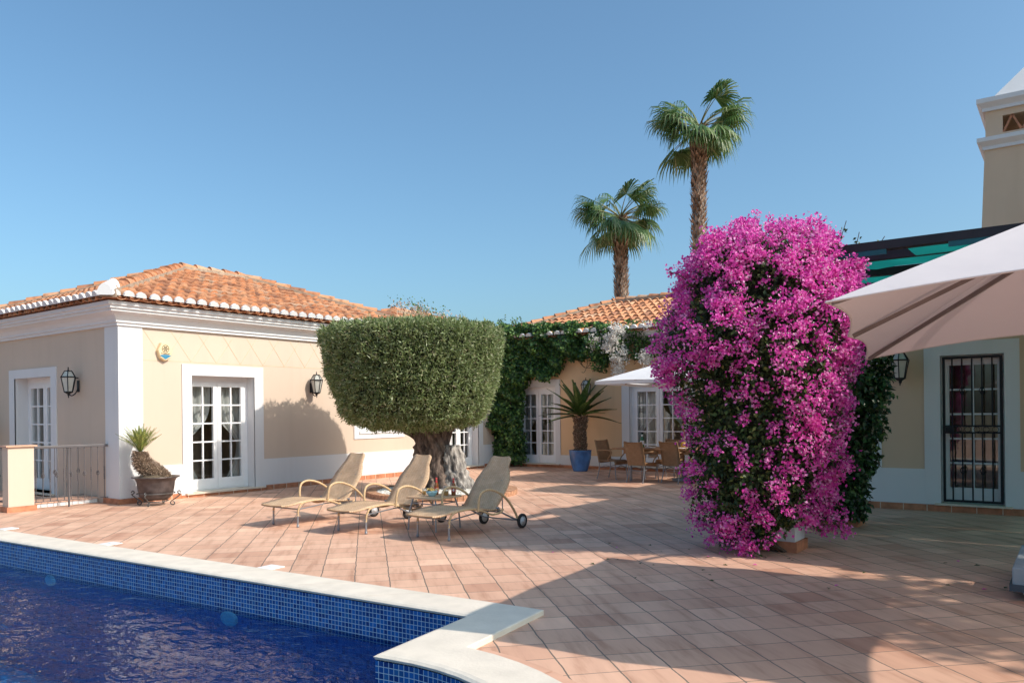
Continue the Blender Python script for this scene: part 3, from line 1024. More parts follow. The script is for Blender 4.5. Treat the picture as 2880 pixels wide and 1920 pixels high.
# incised frieze lines
tr = MB(); tr.M = TA
def incline(y0, z0, y1, z1, w=.011):
    tr.bar((y0, -.002, z0), (y1, -.002, z1), .004, w, (0, 0, 1)) if abs(y1 - y0) > abs(z1 - z0) * 3 else tr.bar((y0, -.002, z0), (y1, -.002, z1), w, .004, (0, 1, 0))
incline(7.64, 2.615, 16.0, 2.615)
y = 7.64
while y < 16:
    incline(y, 3.2, y + .42, 2.62, .010); incline(y + .84, 3.2, y + .42, 2.62, .006)
    y += .55
tr.build('incised_frieze', M['groove'], wing)
tr = MB()
sweep(tr, [(-24, YL), (XS, YL), (XS, 18.65)], cornice_prof(3.21, 3.60))
tr.build('cornice', M['white'], wing)
rfA = hip_roof(wing, -20.31, -13.50, 6.79, 15.3, 3.65, .375, ('+x', '-y'))
hip_roof(wing, -17.0, -13.40, 13.6, 18.3, 3.60, .38, ('+x', '+y'), hips=True, base='lower_roof')
# white pointed corner tile
tr = MB()
c = Vector((-13.46, 6.75, 3.67))
dg = Vector((1, -1, 0)).normalized(); sg = Vector((1, 1, 0)).normalized()
ring0 = [c + dg * .08 + sg * (.13 * math.cos(PI * k / 8)) + Vector((0, 0, .20 * math.sin(PI * k / 8) - .02)) for k in range(9)]
ring1 = [c - dg * .34 + sg * (.12 * math.cos(PI * k / 8)) + Vector((0, 0, .19 * math.sin(PI * k / 8) + .14)) for k in range(9)]
tr.add(ring0 + ring1, [(k, k + 1, 9 + k + 1, 9 + k) for k in range(8)]); tr.add(ring0, [tuple(range(9))]); tr.add(ring1, [tuple(range(9))])
tr.build('corner_cap', M['white'], wing)
french_door(TA, 8.61, 10.03, .085, 2.36, wing, d=.24)
french_door(TA, 16.30, 17.53, .075, 2.32, wing, d=.24)
french_door(TA, 12.98, 14.3, 1.16, 2.36, wing, d=.24, rows=3, bottom=.09, name='window')
french_door(TL, -18.21, -16.56, .065, 2.39, wing, d=.25)
for T, a, b, z in ((TA, 8.61, 10.03, 2.36), (TA, 12.98, 14.3, 2.36), (TA, 16.3, 17.53, 2.32), (TL, -18.21, -16.56, 2.39)):
    room(T, a, b, z, .34, 2.4, wing)
tr = MB(); tr.M = TA; tr.box(7.98, 8.22, -.022, -.017, .26, .50); tr.box(8.0, 8.2, -.026, -.022, .28, .48)
tr.build('vent_cover', M['pvc'], wing)
curtain(TA, 9.28, 8.55, 2.32, .12, .46, 'white sheer curtain tied back inside the left leaf of the sunlit door')
curtain(TA, 9.36, 10.1, 2.32, .12, .46, 'white sheer curtain tied back inside the right leaf of the sunlit door')
curtain(TA, 16.9, 16.25, 2.28, .1, .46, 'white sheer curtain inside the door just right of the olive trunk')
curtain(TL, -17.4, -18.2, 2.34, .1, .52, 'white sheer curtain in the shaded door behind the railing', .3)
lantern((XS, 11.53, 2.23), (1, 0, 0), 'black iron wall lantern on the sunlit wall beside the olive crown')
lantern((-15.43, YL, 2.22), (0, -1, 0), 'black iron wall lantern on the shaded wall above the railing')

# alarm box with writing
al = thing('alarm_box', (XS, 8.04, 2.78), 'cream hexagonal alarm siren box with round emblem and blue foot', 'alarm box')
T = Matrix.Translation((XS, 8.04, 2.78)) @ Matrix.Rotation(R(90), 4, 'Z')
hexp = [(-.075, .165), (.075, .165), (.145, .02), (.10, -.12), (0, -.175), (-.10, -.12), (-.145, .02)]
mb = MB(T)
n = len(hexp)
fr_ = [(x * .92, -.085, z * .94 + .006) for x, z in hexp]; bk = [(x, 0, z) for x, z in hexp]; fm = [(x, -.07, z) for x, z in hexp]
mb.add(bk + fm + fr_, [(k, (k + 1) % n, n + (k + 1) % n, n + k) for k in range(n)] + [(n + k, n + (k + 1) % n, 2 * n + (k + 1) % n, 2 * n + k) for k in range(n)] + [tuple(range(2 * n, 3 * n))])
mb.build('siren_body', M['cream_plastic'], al)
mb = MB(T)
top = [(.098 * math.cos(PI * k / 8) * 1.1, -.0885, -.075 + .022 * math.sin(PI * k / 8)) for k in range(9)]
mb.add(top + [(0, -.0885, -.145)], [tuple(range(10))]); mb.add([(q[0], -.085, q[2]) for q in top + [(0, 0, -.145)]], [tuple(range(10))])
mb.build('blue_lens', M['blue_plastic'], al)
mb = MB(T)
cz = .055
def hexr(r, ph=0): return [(r * math.cos(2 * PI * (k + ph) / 6), -.0895, cz + r * math.sin(2 * PI * (k + ph) / 6)) for k in range(6)]
h1, h2 = hexr(.068), hexr(.04)
circ = [(.07 * math.cos(2 * PI * k / 12), -.0895, cz + .07 * math.sin(2 * PI * k / 12)) for k in range(12)]
for k in range(12): mb.tube([circ[k], circ[(k + 1) % 12]], .0038, 4)
for k in range(6):
    mb.tube([h2[k], h2[(k + 1) % 6]], .0036, 4)
    mb.tube([h2[k], h1[k]], .0036, 4)
for a, b in (((-.018, .018), (.018, .018)), ((-.018, -.018), (.018, -.018)), ((-.018, .018), (-.018, -.002)), ((.018, -.018), (.018, .002)), ((-.006, -.004), (.008, .006))):
    mb.tube([(a[0], -.0895, cz + a[1]), (b[0], -.0895, cz + b[1])], .0042, 4)
mb.build('emblem', M['print'], al)
cu = bpy.data.curves.new('brand_text', 'FONT'); cu.body = 'Prosecom'; cu.size = .042; cu.align_x = 'CENTER'; cu.extrude = .001
to = bpy.data.objects.new('tmp_text', cu); COL.objects.link(to)
dg_ = bpy.context.evaluated_depsgraph_get()
me = bpy.data.meshes.new_from_object(to.evaluated_get(dg_))
bpy.data.objects.remove(to)
me.transform(T @ Matrix.Translation((0, -.0895, -.047)) @ Matrix.Rotation(R(90), 4, 'X'))
me.materials.clear(); me.materials.append(M['print'])
link('lettering', me, al)

# ------------------------------------------------------------------ back house
back = thing('garden_house', (-8, 20, 0), 'ochre house with clay tile roof and vine covered eave at the back of the terrace', 'house')
TB = TY_(YB); TR = TY_(YR)
opsB = [(-13.35, -12.02, .08, 2.29), (-9.68, -8.08, .08, 2.29)]
HB = 3.4
mb = MB(); frame_wall(TB, XS, -3.0, HB + .25, opsB, mb); mb.build('front_wall', M['ochre'], back)
for o_ in opsB:
    mb = MB(); reveals(TB, [o_], mb, .34); mb.build('reveal', M['white'], back)
mb = MB(); mb.quad((XS, YB + .01, 0), (XS, 24, 0), (XS, 24, HB), (XS, YB + .01, HB)); mb.quad((XS, 24, 0), (-3, 24, 0), (-3, 24, HB), (XS, 24, HB)); mb.build('rear_wall', M['ochre'], back)
for a_ in ((TB, -13.56, -11.86, 2.50, -13.35, -12.02, 2.29), (TB, -9.91, -7.85, 2.50, -9.68, -8.08, 2.29)):
    tr = MB(); surround(*a_, tr); tr.build('door_surround', M['white'], back)
for b_ in ((XS, -13.56, -.018, .002, 0, 2.6), (-11.86, -9.91, -.018, .002, 0, .36), (-7.85, -3.0, -.018, .002, 0, .36)):
    tr = MB(TB); tr.box(*b_); tr.build('dado_band', M['white'], back)
tr = MB(TB)
tr.box(XS + .05, -3, -.045, 0, 0, .085); tr.build('skirting', M['terra'], back)
for b_ in ((-13.6, -11.85, -.13, .3, .086, .11), (-9.9, -7.9, -.13, .3, .086, .11)):
    tr = MB(TB); tr.box(*b_); tr.build('door_sill', M['sillstone'], back)
tr = MB(); sweep(tr, [(XS + .4, YB), (-3.0, YB)], cornice_prof(3.36, 3.66)); tr.build('cornice', M['white'], back)
hip_roof(back, -14.3, -2.6, 18.15, 24.05, 3.68, .385, ('-y',), caps=('-y',))
french_door(TB, -13.35, -12.02, .11, 2.29, back, d=.14)
french_door(TB, -9.68, -8.08, .11, 2.29, back, d=.14)
for a, b in ((-13.35, -12.02), (-9.68, -8.08)): room(TB, a, b, 2.29, .24, 2.4, back)
curtain(TB, -12.75, -13.35, 2.25, .12, .4, 'white sheer curtain behind the left leaf of the ivy framed door')
curtain(TB, -12.6, -12.0, 2.25, .12, .4, 'white sheer curtain behind the right leaf of the ivy framed door')
curtain(TB, -8.95, -9.7, 2.25, .12, .4, 'white sheer curtain in the door behind the dining table, left leaf')
curtain(TB, -8.75, -8.0, 2.25, .12, .4, 'white sheer curtain in the door behind the dining table, right leaf')
lantern((-10.91, YB, 2.2), (0, -1, 0), 'black iron wall lantern on the ochre wall behind the blue pot')

# ------------------------------------------------------------------ right house
right = thing('pool_house', (2, 16, 0), 'tan and white house with barred door and tall chimney on the right', 'house')
opsR = [(-1.72, -.89, .125, 2.37)]
mb = MB(); frame_wall(TR, -3.0, 12, 3.3, opsR, mb); mb.build('front_wall', M['tan'], right)
mb = MB(); mb.quad((-3, YR, 0), (-3, YR, 3.3), (-3, YB, 3.3), (-3, YB, 0)); mb.quad((-3, YB + .3, 0), (12, YB + .3, 0), (12, YB + .3, 3.3), (-3, YB + .3, 3.3)); mb.build('side_wall', M['tan'], right)
mb = MB(); reveals(TR, opsR, mb, .34); mb.build('reveal', M['white'], right)
tr = MB(); surround(TR, -1.94, -.70, 2.575, -1.72, -.89, 2.37, tr); tr.build('door_surround', M['white'], right)
tr = MB(TR); tr.box(-3.0, -2.55, -.018, .002, 0, 3.3); tr.build('corner_pilaster', M['white'], right)
for a, b in ((-2.55, -1.94), (-.70, 12)):
    tr = MB(TR); tr.box(a, b, -.018, .002, 0, .64); tr.build('dado_band', M['white'], right)
tr = MB(TR)
tr.box(-3.03, 12, -.045, 0, 0, .10); skR = tr.build('skirting', M['terra'], right)
tr = MB(TR); x = -2.9
while x < 6: tr.box(x - .005, x + .005, -.0475, -.044, 0, .098); x += .33
absorb(skR, tr, M['sillstone'])
tr = MB(TR); tr.box(-1.80, -.80, -.10, .3, .101, .13); tr.build('door_sill', M['sillstone'], right)
french_door(TR, -1.72, -.89, .13, 2.37, right, d=.17, rows=5, leaves_=1, name='glazed_door', f=.03, st=.065)
room(TR, -1.72, -.89, 2.37, .24, 2.4, right)
hip_roof(right, -3.35, 12.3, 13.2, 19.2, 3.35, .30, ('-y',), caps=('-y',), hips=True)
# iron gate
gt = MB(TR)
gx0, gx1, gz0, gz1 = -1.695, -.915, .15, 2.35
y = .02
gt.box(gx0, gx0 + .035, y, y + .03, gz0, gz1); gt.box(gx1 - .035, gx1, y, y + .03, gz0, gz1)
gt.box(gx0 + .035, gx1 - .035, y, y + .03, gz1 - .035, gz1); gt.box(gx0 + .035, gx1 - .035, y, y + .03, gz0, gz0 + .035)
for z in (1.30, 1.20): gt.box(gx0 + .035, gx1 - .035, y + .004, y + .026, z - .012, z + .012)
gate = gt.build('security_gate', M['iron'], right)
bm_ = MB(TR); sc_ = MB(TR)
xs_ = [gx0 + (gx1 - gx0) * k / 6 for k in range(1, 6)]
for i, x in enumerate(xs_):
    bm_.box(x - .010, x + .010, y + .006, y + .024, gz0 + .035, 1.188); bm_.box(x - .010, x + .010, y + .006, y + .024, 1.312, gz1 - .035)
    if i in (1, 3):
        for z in (.63, 1.83):
            sc_ = MB(TR)
            for k in range(4):
                pts = [(x + .034 * math.sin(PI * u) * math.cos(k * PI / 2 + u * 3), y + .015 + .03 * math.sin(PI * u) * math.sin(k * PI / 2 + u * 3), z - .07 + .14 * u) for u in [q / 8 for q in range(9)]]
                sc_.tube(pts, .005, 5)
            sc_.build('cage_knot', M['iron'], gate)
for i in range(6):
    sc_ = MB(TR)
    xm = gx0 + .035 + (gx1 - gx0 - .07) * (i + .5) / 6
    sc_.tube([(xm + .04 * math.cos(a), y + .015, 1.25 + .04 * math.sin(a)) for a in [2 * PI * q / 12 for q in range(12)]], .004, 5, closed=True)
    sc_.build('scroll_ring', M['iron'], gate)
sc_ = MB(TR)
sc_.box(gx0 + .04, gx0 + .15, y - .004, y + .034, 1.213, 1.287)
bm_.build('gate_bars', M['iron'], gate); sc_.build('lock_box', M['iron'], gate)
lantern((-2.245, YR, 2.21), (0, -1, 0), 'black iron wall lantern left of the barred door', 1.0)
# chimney
chx0, chx1, chy0, chy1 = -1.17, .9, 14.3, 15.7
ch = MB()
def frus(mbx, x0, x1, y0, y1, z0, X0, X1, Y0, Y1, z1):
    mbx.add([(x0, y0, z0), (x1, y0, z0), (x1, y1, z0), (x0, y1, z0), (X0, Y0, z1), (X1, Y0, z1), (X1, Y1, z1), (X0, Y1, z1)],
            [(4, 5, 6, 7), (0, 1, 5, 4), (1, 2, 6, 5), (2, 3, 7, 6), (3, 0, 4, 7)])
frus(ch, chx0 - .10, chx1 + .1, chy0 - .03, chy1 + .1, 3.2, chx0, chx1, chy0, chy1, 5.66)
chim = ch.build('chimney', M['tan'], right)
tr = MB()
for z0, z1 in ((5.60, 5.78), (6.20, 6.39)):
    sweep(tr, [(chx0, chy1), (chx0, chy0), (chx1, chy0), (chx1, chy1), (chx0, chy1)][::-1][::-1], [(-.02, z0), (.03, z0), (.03, z0 + .05), (.07, z0 + .09), (.10, z0 + .12), (.10, z1), (-.02, z1)])
tr.build('chimney_cornice', M['white'], chim)
tr = MB()
tr.box(chx0 + .01, chx1 - .01, chy0 + .01, chy1 - .01, 5.66, 5.84)
tr.box(chx0 + .01, chx1 - .01, chy0 + .01, chy1 - .01, 6.10, 6.3)
for a, b in ((chx0 + .01, chx0 + .24), (.0, .2)): tr.box(a, b, chy0 + .012, chy0 + .2, 5.84, 6.10)
tr.box(chx0 + .01, chx0 + .2, chy0 + .2, chy1 - .01, 5.84, 6.1); tr.box(chx1 - .3, chx1 - .01, chy0 + .012, chy1 - .01, 5.84, 6.1)
tr.build('smoke_box', M['tan'], chim)
tr = MB()
x = chx0 + .24; k = 0
while x < chx1 - .35:
    tr.bar((x, chy0 + .06, 5.84), (x + .125, chy0 + .06, 6.10), .028, .05, (0, 1, 0)); tr.bar((x + .125, chy0 + .06, 6.10), (x + .25, chy0 + .06, 5.84), .028, .05, (0, 1, 0)); x += .25
tr.build('vent_lattice', M['terra'], chim)
tr = MB(); frus(tr, chx0 + .06, chx1 - .06, chy0 + .06, chy1 - .06, 6.38, (chx0 + chx1) / 2 - .42, (chx0 + chx1) / 2 + .42, (chy0 + chy1) / 2 - .2, (chy0 + chy1) / 2 + .2, 7.05)
tr.build('chimney_cap', M['white'], chim)

# ------------------------------------------------------------------ railing, pillar, step
pl = thing('gate_pillar', (-14.5, 5.77, 0), 'square cream pillar with terracotta cap at the left end of the railing', 'pillar')
mb = MB(); mb.box(-14.62, -14.40, 5.57, 5.97, .09, 1.085); mb.build('shaft', M['cream'], pl)
mb = MB(); mb.box(-14.65, -14.37, 5.54, 6.0, 0, .09); mb.build('plinth', M['terra'], pl)
mb = MB(); mb.box(-14.66, -14.36, 5.53, 6.01, 1.085, 1.11); mb.build('cap', M['border'], pl)


def railing(p, q, h, label, nb, z0=.12, post=True):
    p, q = Vector(p), Vector(q)
    t = thing('railing', p, label, 'railing')
    d = q - p
    mb = MB(); mb.bar(p + Vector((0, 0, h)), q + Vector((0, 0, h)), .05, .045); mb.build('handrail', M['rail'], t, .006)
    mb = MB(); mb.bar(p + Vector((0, 0, z0)), q + Vector((0, 0, z0)), .035, .012); mb.build('bottom_rail', M['rail'], t)
    for i in range(nb):
        c = p + d * ((i + .5) / nb)
        mb = MB(); mb.tube([c + Vector((0, 0, z0)), c + Vector((0, 0, h - .02))], .0075, 6)
        if i % 2:
            for k in range(4):
                mb.tube([c + Vector((.026 * math.sin(PI * u) * math.cos(k * PI / 2 + u * 3), .026 * math.sin(PI * u) * math.sin(k * PI / 2 + u * 3), .52 + .1 * u)) for u in [s_ / 8 for s_ in range(9)]], .0055, 5)
        else:
            for k in range(2):
                mb.tube([c + Vector((.008 * math.cos(k * PI + u * 22), .008 * math.sin(k * PI + u * 22), .45 + .24 * u)) for u in [s_ / 28 for s_ in range(29)]], .0055, 4)
        mb.build('baluster', M['rail'], t)
    if post:
        c = p + d * .47
        mb = MB(); mb.bar(c, c + Vector((0, 0, h - .02)), .025, .025); mb.build('post', M['rail'], t)
    return t


railing((-14.5, 5.98, 0), (-14.32, 7.17, 0), 1.06, 'grey iron railing with twisted balusters between the pillar and villa corner', 11)
railing((-15.4, 5.6, 0), (-15.2, 7.17, 0), 1.03, 'second grey iron railing seen behind the first against the shaded wall', 8, post=False)
railing((-14.62, 5.75, 0), (-17.5, 5.75, 0), 1.06, 'grey iron railing running off to the left of the cream pillar', 16)
st = thing('low_step', (-15.0, 6.5, 0), 'low white step with terracotta tread behind the railing', 'step')
mb = MB(); mb.box(-15.18, -14.72, 5.9, 7.18, 0, .07); mb.build('riser', M['white'], st)
mb = MB(); mb.box(-15.2, -14.70, 5.88, 7.18, .07, .10); mb.build('tread', M['border'], st)


# ------------------------------------------------------------------ cycads and pots
def fronds(mbr, P0, n, L, el0, el1, droop, leaflet, mat, parent, yaw0=0, wl=.012, name='frond', V=.5, pairs=34):
    """pinnate fronds from point P0; every frond a mesh of its own"""
    for i in range(n):
        az = yaw0 + i * 2.39996
        el = el0 + (el1 - el0) * (i / max(1, n - 1)) + random.uniform(-.08, .08)
        l = L * random.uniform(.88, 1.08)
        pts = []; p = Vector(P0); e = el
        hd = Vector((math.cos(az), math.sin(az), 0))
        seg = 14
        for k in range(seg + 1):
            pts.append(p.copy())
            dv = hd * math.cos(e) + Vector((0, 0, math.sin(e)))
            p = p + dv * (l / seg); e -= droop / seg
        A = np.array(pts)
        u = np.linspace(.14, 1, pairs)
        idx = u * seg; i0 = np.minimum(idx.astype(int), seg - 1); fr = (idx - i0)[:, None]
        B = A[i0] * (1 - fr) + A[i0 + 1] * fr
        tg = unit(A[i0 + 1] - A[i0])
        side = np.cross(tg, np.array([0, 0, 1.0])); side = unit(side)
        up = np.cross(side, tg)
        PP, DD, NN, LL = [], [], [], []
        ln = leaflet * np.sin(np.clip(u * 1.02, 0, 1) ** .75 * PI * .93 + .12)
        ln = np.maximum(ln, leaflet * .25)
        for s_ in (1, -1):
            PP.append(B); DD.append(side * s_ + tg * .75 + up * V); NN.append(up); LL.append(ln)
        P = np.concatenate(PP); D = np.concatenate(DD); Nn = np.concatenate(NN); LL = np.concatenate(LL)
        Vv, F = leaf_arrays(P, D, Nn, LL, np.full(len(P), wl), .0, .4)
        # rachis as a thin triangular strip of quads
        rb = []; rf_ = []
        b0 = len(Vv)
        for k in range(seg + 1):
            w_ = .007 * (1 - .7 * k / seg)
            s0 = side[min(int(k / seg * (pairs - 1)), pairs - 1)]
            rb.append(A[k] - s0 * w_); rb.append(A[k] + s0 * w_)
        for k in range(seg): rf_.append((b0 + 2 * k, b0 + 2 * k + 1, b0 + 2 * k + 3, b0 + 2 * k + 2))
        nmesh(name, np.concatenate([Vv, np.array(rb)]), np.concatenate([F, np.array(rf_)]), mat, parent)


def stubby(P, D, L, W, mat, name, parent):
    return leaves(name, mat, parent, np.array(P), np.array(D), rv(len(P)), np.array(L), np.array(W), .05)


# brown bowl, its stand and the leaning cycad
BP = Vector((-13.28, 7.50, 0))
bowl = thing('bowl_planter', BP, 'dark bronze flared bowl planter on a scrolled stand by the villa corner', 'planter')
mb = MB(); mb.lathe([(.02, .10), (.20, .10), (.275, .17), (.30, .30), (.315, .42), (.345, .475), (.395, .495), (.395, .512), (.34, .505), (.30, .47), (.0, .46)], BP, 36)
mb.build('bowl', M['bronze'], bowl)
mb = MB()
n_ = 20; vs = [(BP.x, BP.y, .54)]
for rr, z in ((.15, .53), (.31, .475)):
    for k in range(n_):
        a = 2 * PI * k / n_; vs.append((BP.x + rr * math.cos(a), BP.y + rr * math.sin(a), z + random.uniform(-.012, .02)))
fs = [(0, 1 + k, 1 + (k + 1) % n_) for k in range(n_)] + [(1 + k, 1 + n_ + k, 1 + n_ + (k + 1) % n_, 1 + (k + 1) % n_) for k in range(n_)]
mb.add(vs, fs, None, True); mb.build('soil', M['soil'], bowl)
stand = thing('plant_stand', BP, 'low wrought iron stand with scrolled feet under the bronze bowl', 'plant stand')
mb = MB()
mb.tube([BP + Vector((.315 * math.cos(a), .315 * math.sin(a), .215)) for a in [2 * PI * k / 28 for k in range(28)]], .008, 6, closed=True)
mb.tube([BP + Vector((.20 * math.cos(a), .20 * math.sin(a), .075)) for a in [2 * PI * k / 24 for k in range(24)]], .008, 6, closed=True)
mb.build('ring_frame', M['verdigris'], stand)
for k in range(4):
    a = R(-54 + 90 * k); hd = Vector((math.cos(a), math.sin(a), 0))
    pr = [(.44, .225), (.415, .255), (.385, .235), (.40, .205), (.43, .195), (.40, .16), (.33, .11), (.27, .07), (.26, .03), (.29, .01), (.325, .02), (.325, .055), (.295, .06)]
    mb = MB(); mb.tube(smooth_path([BP + hd * r_ + Vector((0, 0, z)) for r_, z in pr], 4), .010, 6); mb.build('scroll_leg', M['verdigris'], stand)
cy = thing('leaning_cycad', BP + Vector((0, 0, .47)), 'small cycad with curved shaggy trunk and upright yellow green fronds in the bronze bowl', 'plant')
tp = smooth_path([BP + CX * x_ + Vector((0, 0, z)) for x_, z in ((.20, .44), (.08, .53), (-.06, .60), (-.20, .70), (-.27, .84), (-.27, .95))], 5)
rr = [.10 + .055 * math.sin(PI * min(1, k / (len(tp) - 1) * 1.05)) for k in range(len(tp))]
mb = MB(); mb.tube(tp, rr, 14); mb.build('trunk', M['cycadbark'], cy)
P, D, L, W = [], [], [], []
for k in range(1900):
    i = random.randrange(1, len(tp) - 1); d = (tp[i + 1] - tp[i - 1]).normalized()
    v = Vector(rv(1)[0]); v = (v - d * v.dot(d)).normalized()
    P.append(tp[i] + v * rr[i] * .95 + d * random.uniform(-.02, .02)); D.append(v + d * random.uniform(.1, 1.0)); L.append(random.uniform(.03, .06)); W.append(random.uniform(.008, .016))
stubby(P, D, L, W, M['dead'], 'leaf_stubs', cy)
fronds(None, tp[-1] - Vector((0, 0, .03)), 34, .50, 1.45, .75, .25, .10, M['cycady'], cy, wl=.011, V=.9, pairs=26)
# a little weed on the soil
P = np.array([BP + CX * .10 + Vector((random.uniform(-.05, .05), random.uniform(-.04, .04), .52 + random.uniform(0, .16))) for k in range(70)])
wd = leaves('weed', M['bgleaf'], None, P, rv(70) + np.array([0, 0, .7]), rv(70), np.full(70, .045), np.full(70, .016))
rebase(wd, tuple(BP + Vector((.1, .1, .5)))); tag(wd, 'small green weed growing on the soil of the bronze bowl', 'weed')

# blue pot with big cycad
PP_ = Vector((-10.74, 17.85, 0))
pot = thing('blue_pot', PP_, 'glazed blue ceramic pot beside the ivy framed door', 'planter')
mb = MB(); mb.lathe([(.02, .0), (.185, .0), (.20, .03), (.245, .18), (.28, .34), (.292, .46), (.295, .53), (.305, .555), (.29, .56), (.275, .53), (.0, .50)], PP_, 36)
mb.build('pot_body', plain('blue_glaze', (.07, .19, .44), .22, var=.5, scale=3, spec=.6), pot)
mb = MB(); mb.disc(PP_ + Vector((0, 0, .525)), .27, 24); mb.build('soil', M['soil'], pot)
cp = thing('potted_cycad', PP_ + Vector((0, 0, .5)), 'tall cycad with dark stiff fronds and brown trunk growing in the blue pot', 'plant')
tp = smooth_path([PP_ + Vector((0, 0, z)) + CX * x_ for x_, z in ((0, .48), (.01, .75), (-.01, 1.0), (.02, 1.25), (.0, 1.42))], 6)
rr = [.165 + .012 * math.sin(k * 1.7) for k in range(len(tp))]
mb = MB(); mb.tube(tp, rr, 16); mb.build('trunk', M['cycadbark'], cp)
P, D, L, W = [], [], [], []
for k in range(1500):
    i = random.randrange(0, len(tp)); v = Vector((math.cos(k * 2.4), math.sin(k * 2.4), 0))
    top_ = i > len(tp) - 6
    P.append(tp[i] + v * rr[i] * .97 + Vector((0, 0, random.uniform(-.02, .02)))); D.append(v * .7 + Vector((0, 0, random.uniform(.4, 1.1)))); L.append(random.uniform(.03, .05) * (1.9 if top_ else 1)); W.append(random.uniform(.014, .03))
stubby(P, D, L, W, M['dead'], 'leaf_stubs', cp)
fronds(None, tp[-1] + Vector((0, 0, .02)), 30, 1.08, 1.35, .02, .30, .15, M['cycad'], cp, wl=.034, V=.55, pairs=58)
# fronds of another plant at the left frame edge
lp = thing('edge_cycad', (-18.75, 6.6, 0), 'pale yellow green fronds poking in beside the shaded door surround', 'plant')
mb = MB(); mb.lathe([(.15, 0), (.22, .3), (.24, .5), (.2, .5), (.0, .48)], (-19.0, 6.6, 0), 20); mb.tube([(-19.0, 6.6, .4), (-19.0, 6.6, 1.15)], .11, 10); mb.build('trunk', M['cycadbark'], lp)
fronds(None, Vector((-19.0, 6.6, 1.15)), 26, .62, 1.2, .1, .2, .12, M['cycady'], lp, wl=.014, V=.6, pairs=26)

# ------------------------------------------------------------------ olive tree in its ring
OC = Vector((-10.12, 11.58, 0))
ring = thing('planter_ring', OC, 'low round brick edging filled with white gravel around the olive trunk', 'planter')
mb = MB()
nb = 84
for k in range(nb):
    a0, a1 = 2 * PI * (k + .06) / nb, 2 * PI * (k + .94) / nb
    j = random.uniform(-.008, .008)
    vs = []
    for z in (0, .095 + j):
        for r_, a in ((1.47, a0), (1.47, a1), (1.28, a1), (1.28, a0)):
            vs.append((OC.x + r_ * math.cos(a), OC.y + r_ * math.sin(a), z))
    mb.add(vs, [(4, 5, 6, 7), (0, 1, 5, 4), (1, 2, 6, 5), (2, 3, 7, 6), (3, 0, 4, 7)])
mb.lathe([(1.46, 0), (1.46, .085), (1.29, .085), (1.29, .0)], OC, 60)
mb.build('brick_edging', M['brick'], ring)
mb = MB(); mb.disc(OC + Vector((0, 0, .06)), 1.285, 60); mb.build('gravel_bed', M['gravel'], ring)
n_ = 5200
ra = np.sqrt(rng.random(n_)) * 1.27; an = rng.random(n_) * 2 * PI
c_ = np.stack([OC.x + ra * np.cos(an), OC.y + ra * np.sin(an), .068 + rng.random(n_) * .018], 1)
oct_v = np.array([[1, 0, 0], [-1, 0, 0], [0, 1, 0], [0, -1, 0], [0, 0, 1], [0, 0, -1.0]])
oct_f = np.array([[0, 2, 4], [2, 1, 4], [1, 3, 4], [3, 0, 4], [2, 0, 5], [1, 2, 5], [3, 1, 5], [0, 3, 5]])
szs = (.012 + rng.random((n_, 1)) * .02)
Vg = c_[:, None, :] + oct_v[None] * szs[:, None, :] * np.array([1, .8, .6]) + rng.normal(size=(n_, 6, 3)) * .003
g = nmesh('pebbles', Vg.reshape(-1, 3), (oct_f[None] + np.arange(n_)[:, None, None] * 6).reshape(-1, 3), foliage('white_pebble', [(0, (.5, .45, .38)), (.4, (.74, .7, .63)), (1, (.84, .82, .78))], .8, 0.0), ring)
tag(g, kind='stuff')

olive = thing('olive_tree', OC, 'clipped flat topped olive tree with thick gnarled trunk in a gravel ring', 'tree')


def gnarly(path, radii, n, amp, seed, mat, name, parent):
    pts = smooth_path(path, 7); m_ = len(pts)
    rad = np.interp(np.linspace(0, 1, m_), np.linspace(0, 1, len(radii)), radii)
    vs = []
    for i, p in enumerate(pts):
        for k in range(n):
            a = 2 * PI * k / n
            tw = a + p.z * .8
            q = Vector((math.cos(tw) * 1.6 + seed, math.sin(tw) * 1.6, p.z * .7))
            r_ = rad[i] * (1 + amp * noise.noise(q * 1.3) + amp * .8 * noise.noise(q * 3.3) + .5 * amp * noise.noise(q * 7.5))
            vs.append((p.x + math.cos(a) * r_, p.y + math.sin(a) * r_, p.z + .03 * noise.noise(q * 2)))
    fs = [(i * n + k, i * n + (k + 1) % n, (i + 1) * n + (k + 1) % n, (i + 1) * n + k) for i in range(m_ - 1) for k in range(n)]
    mb = MB(); mb.add(vs, fs, None, True); mb.add(vs[-n:], [tuple(range(n))])
    return mb.build(name, mat, parent)


TP = Vector((-10.44, 11.73, 0))
def cp3(dx, dz, dd=0): return TP + CX * dx + CD * dd + Vector((0, 0, dz))
gnarly([cp3(.02, -.02), cp3(.0, .25), cp3(-.02, .55), cp3(-.06, .9), cp3(-.12, 1.25), cp3(-.15, 1.7)], [.42, .33, .30, .31, .28, .2], 46, .42, 1.0, M['bark'], 'trunk', olive)
gnarly([cp3(.0, .75), cp3(-.25, 1.05), cp3(-.50, 1.22), cp3(-.72, 1.55)], [.2, .16, .14, .1], 26, .25, 4.0, M['bark'], 'limb', olive)
gnarly([cp3(.05, .8), cp3(.16, 1.1), cp3(.35, 1.4), cp3(.6, 1.8)], [.2, .17, .13, .1], 26, .25, 6.0, M['bark'], 'limb', olive)
gnarly([cp3(.48, -.02, -.1), cp3(.43, .25, -.1), cp3(.38, .5, -.1), cp3(.33, .75, -.1), cp3(.35, .93, -.1)], [.38, .29, .25, .21, .12], 46, .50, 9.0, M['stump'], 'dead_stump', olive)
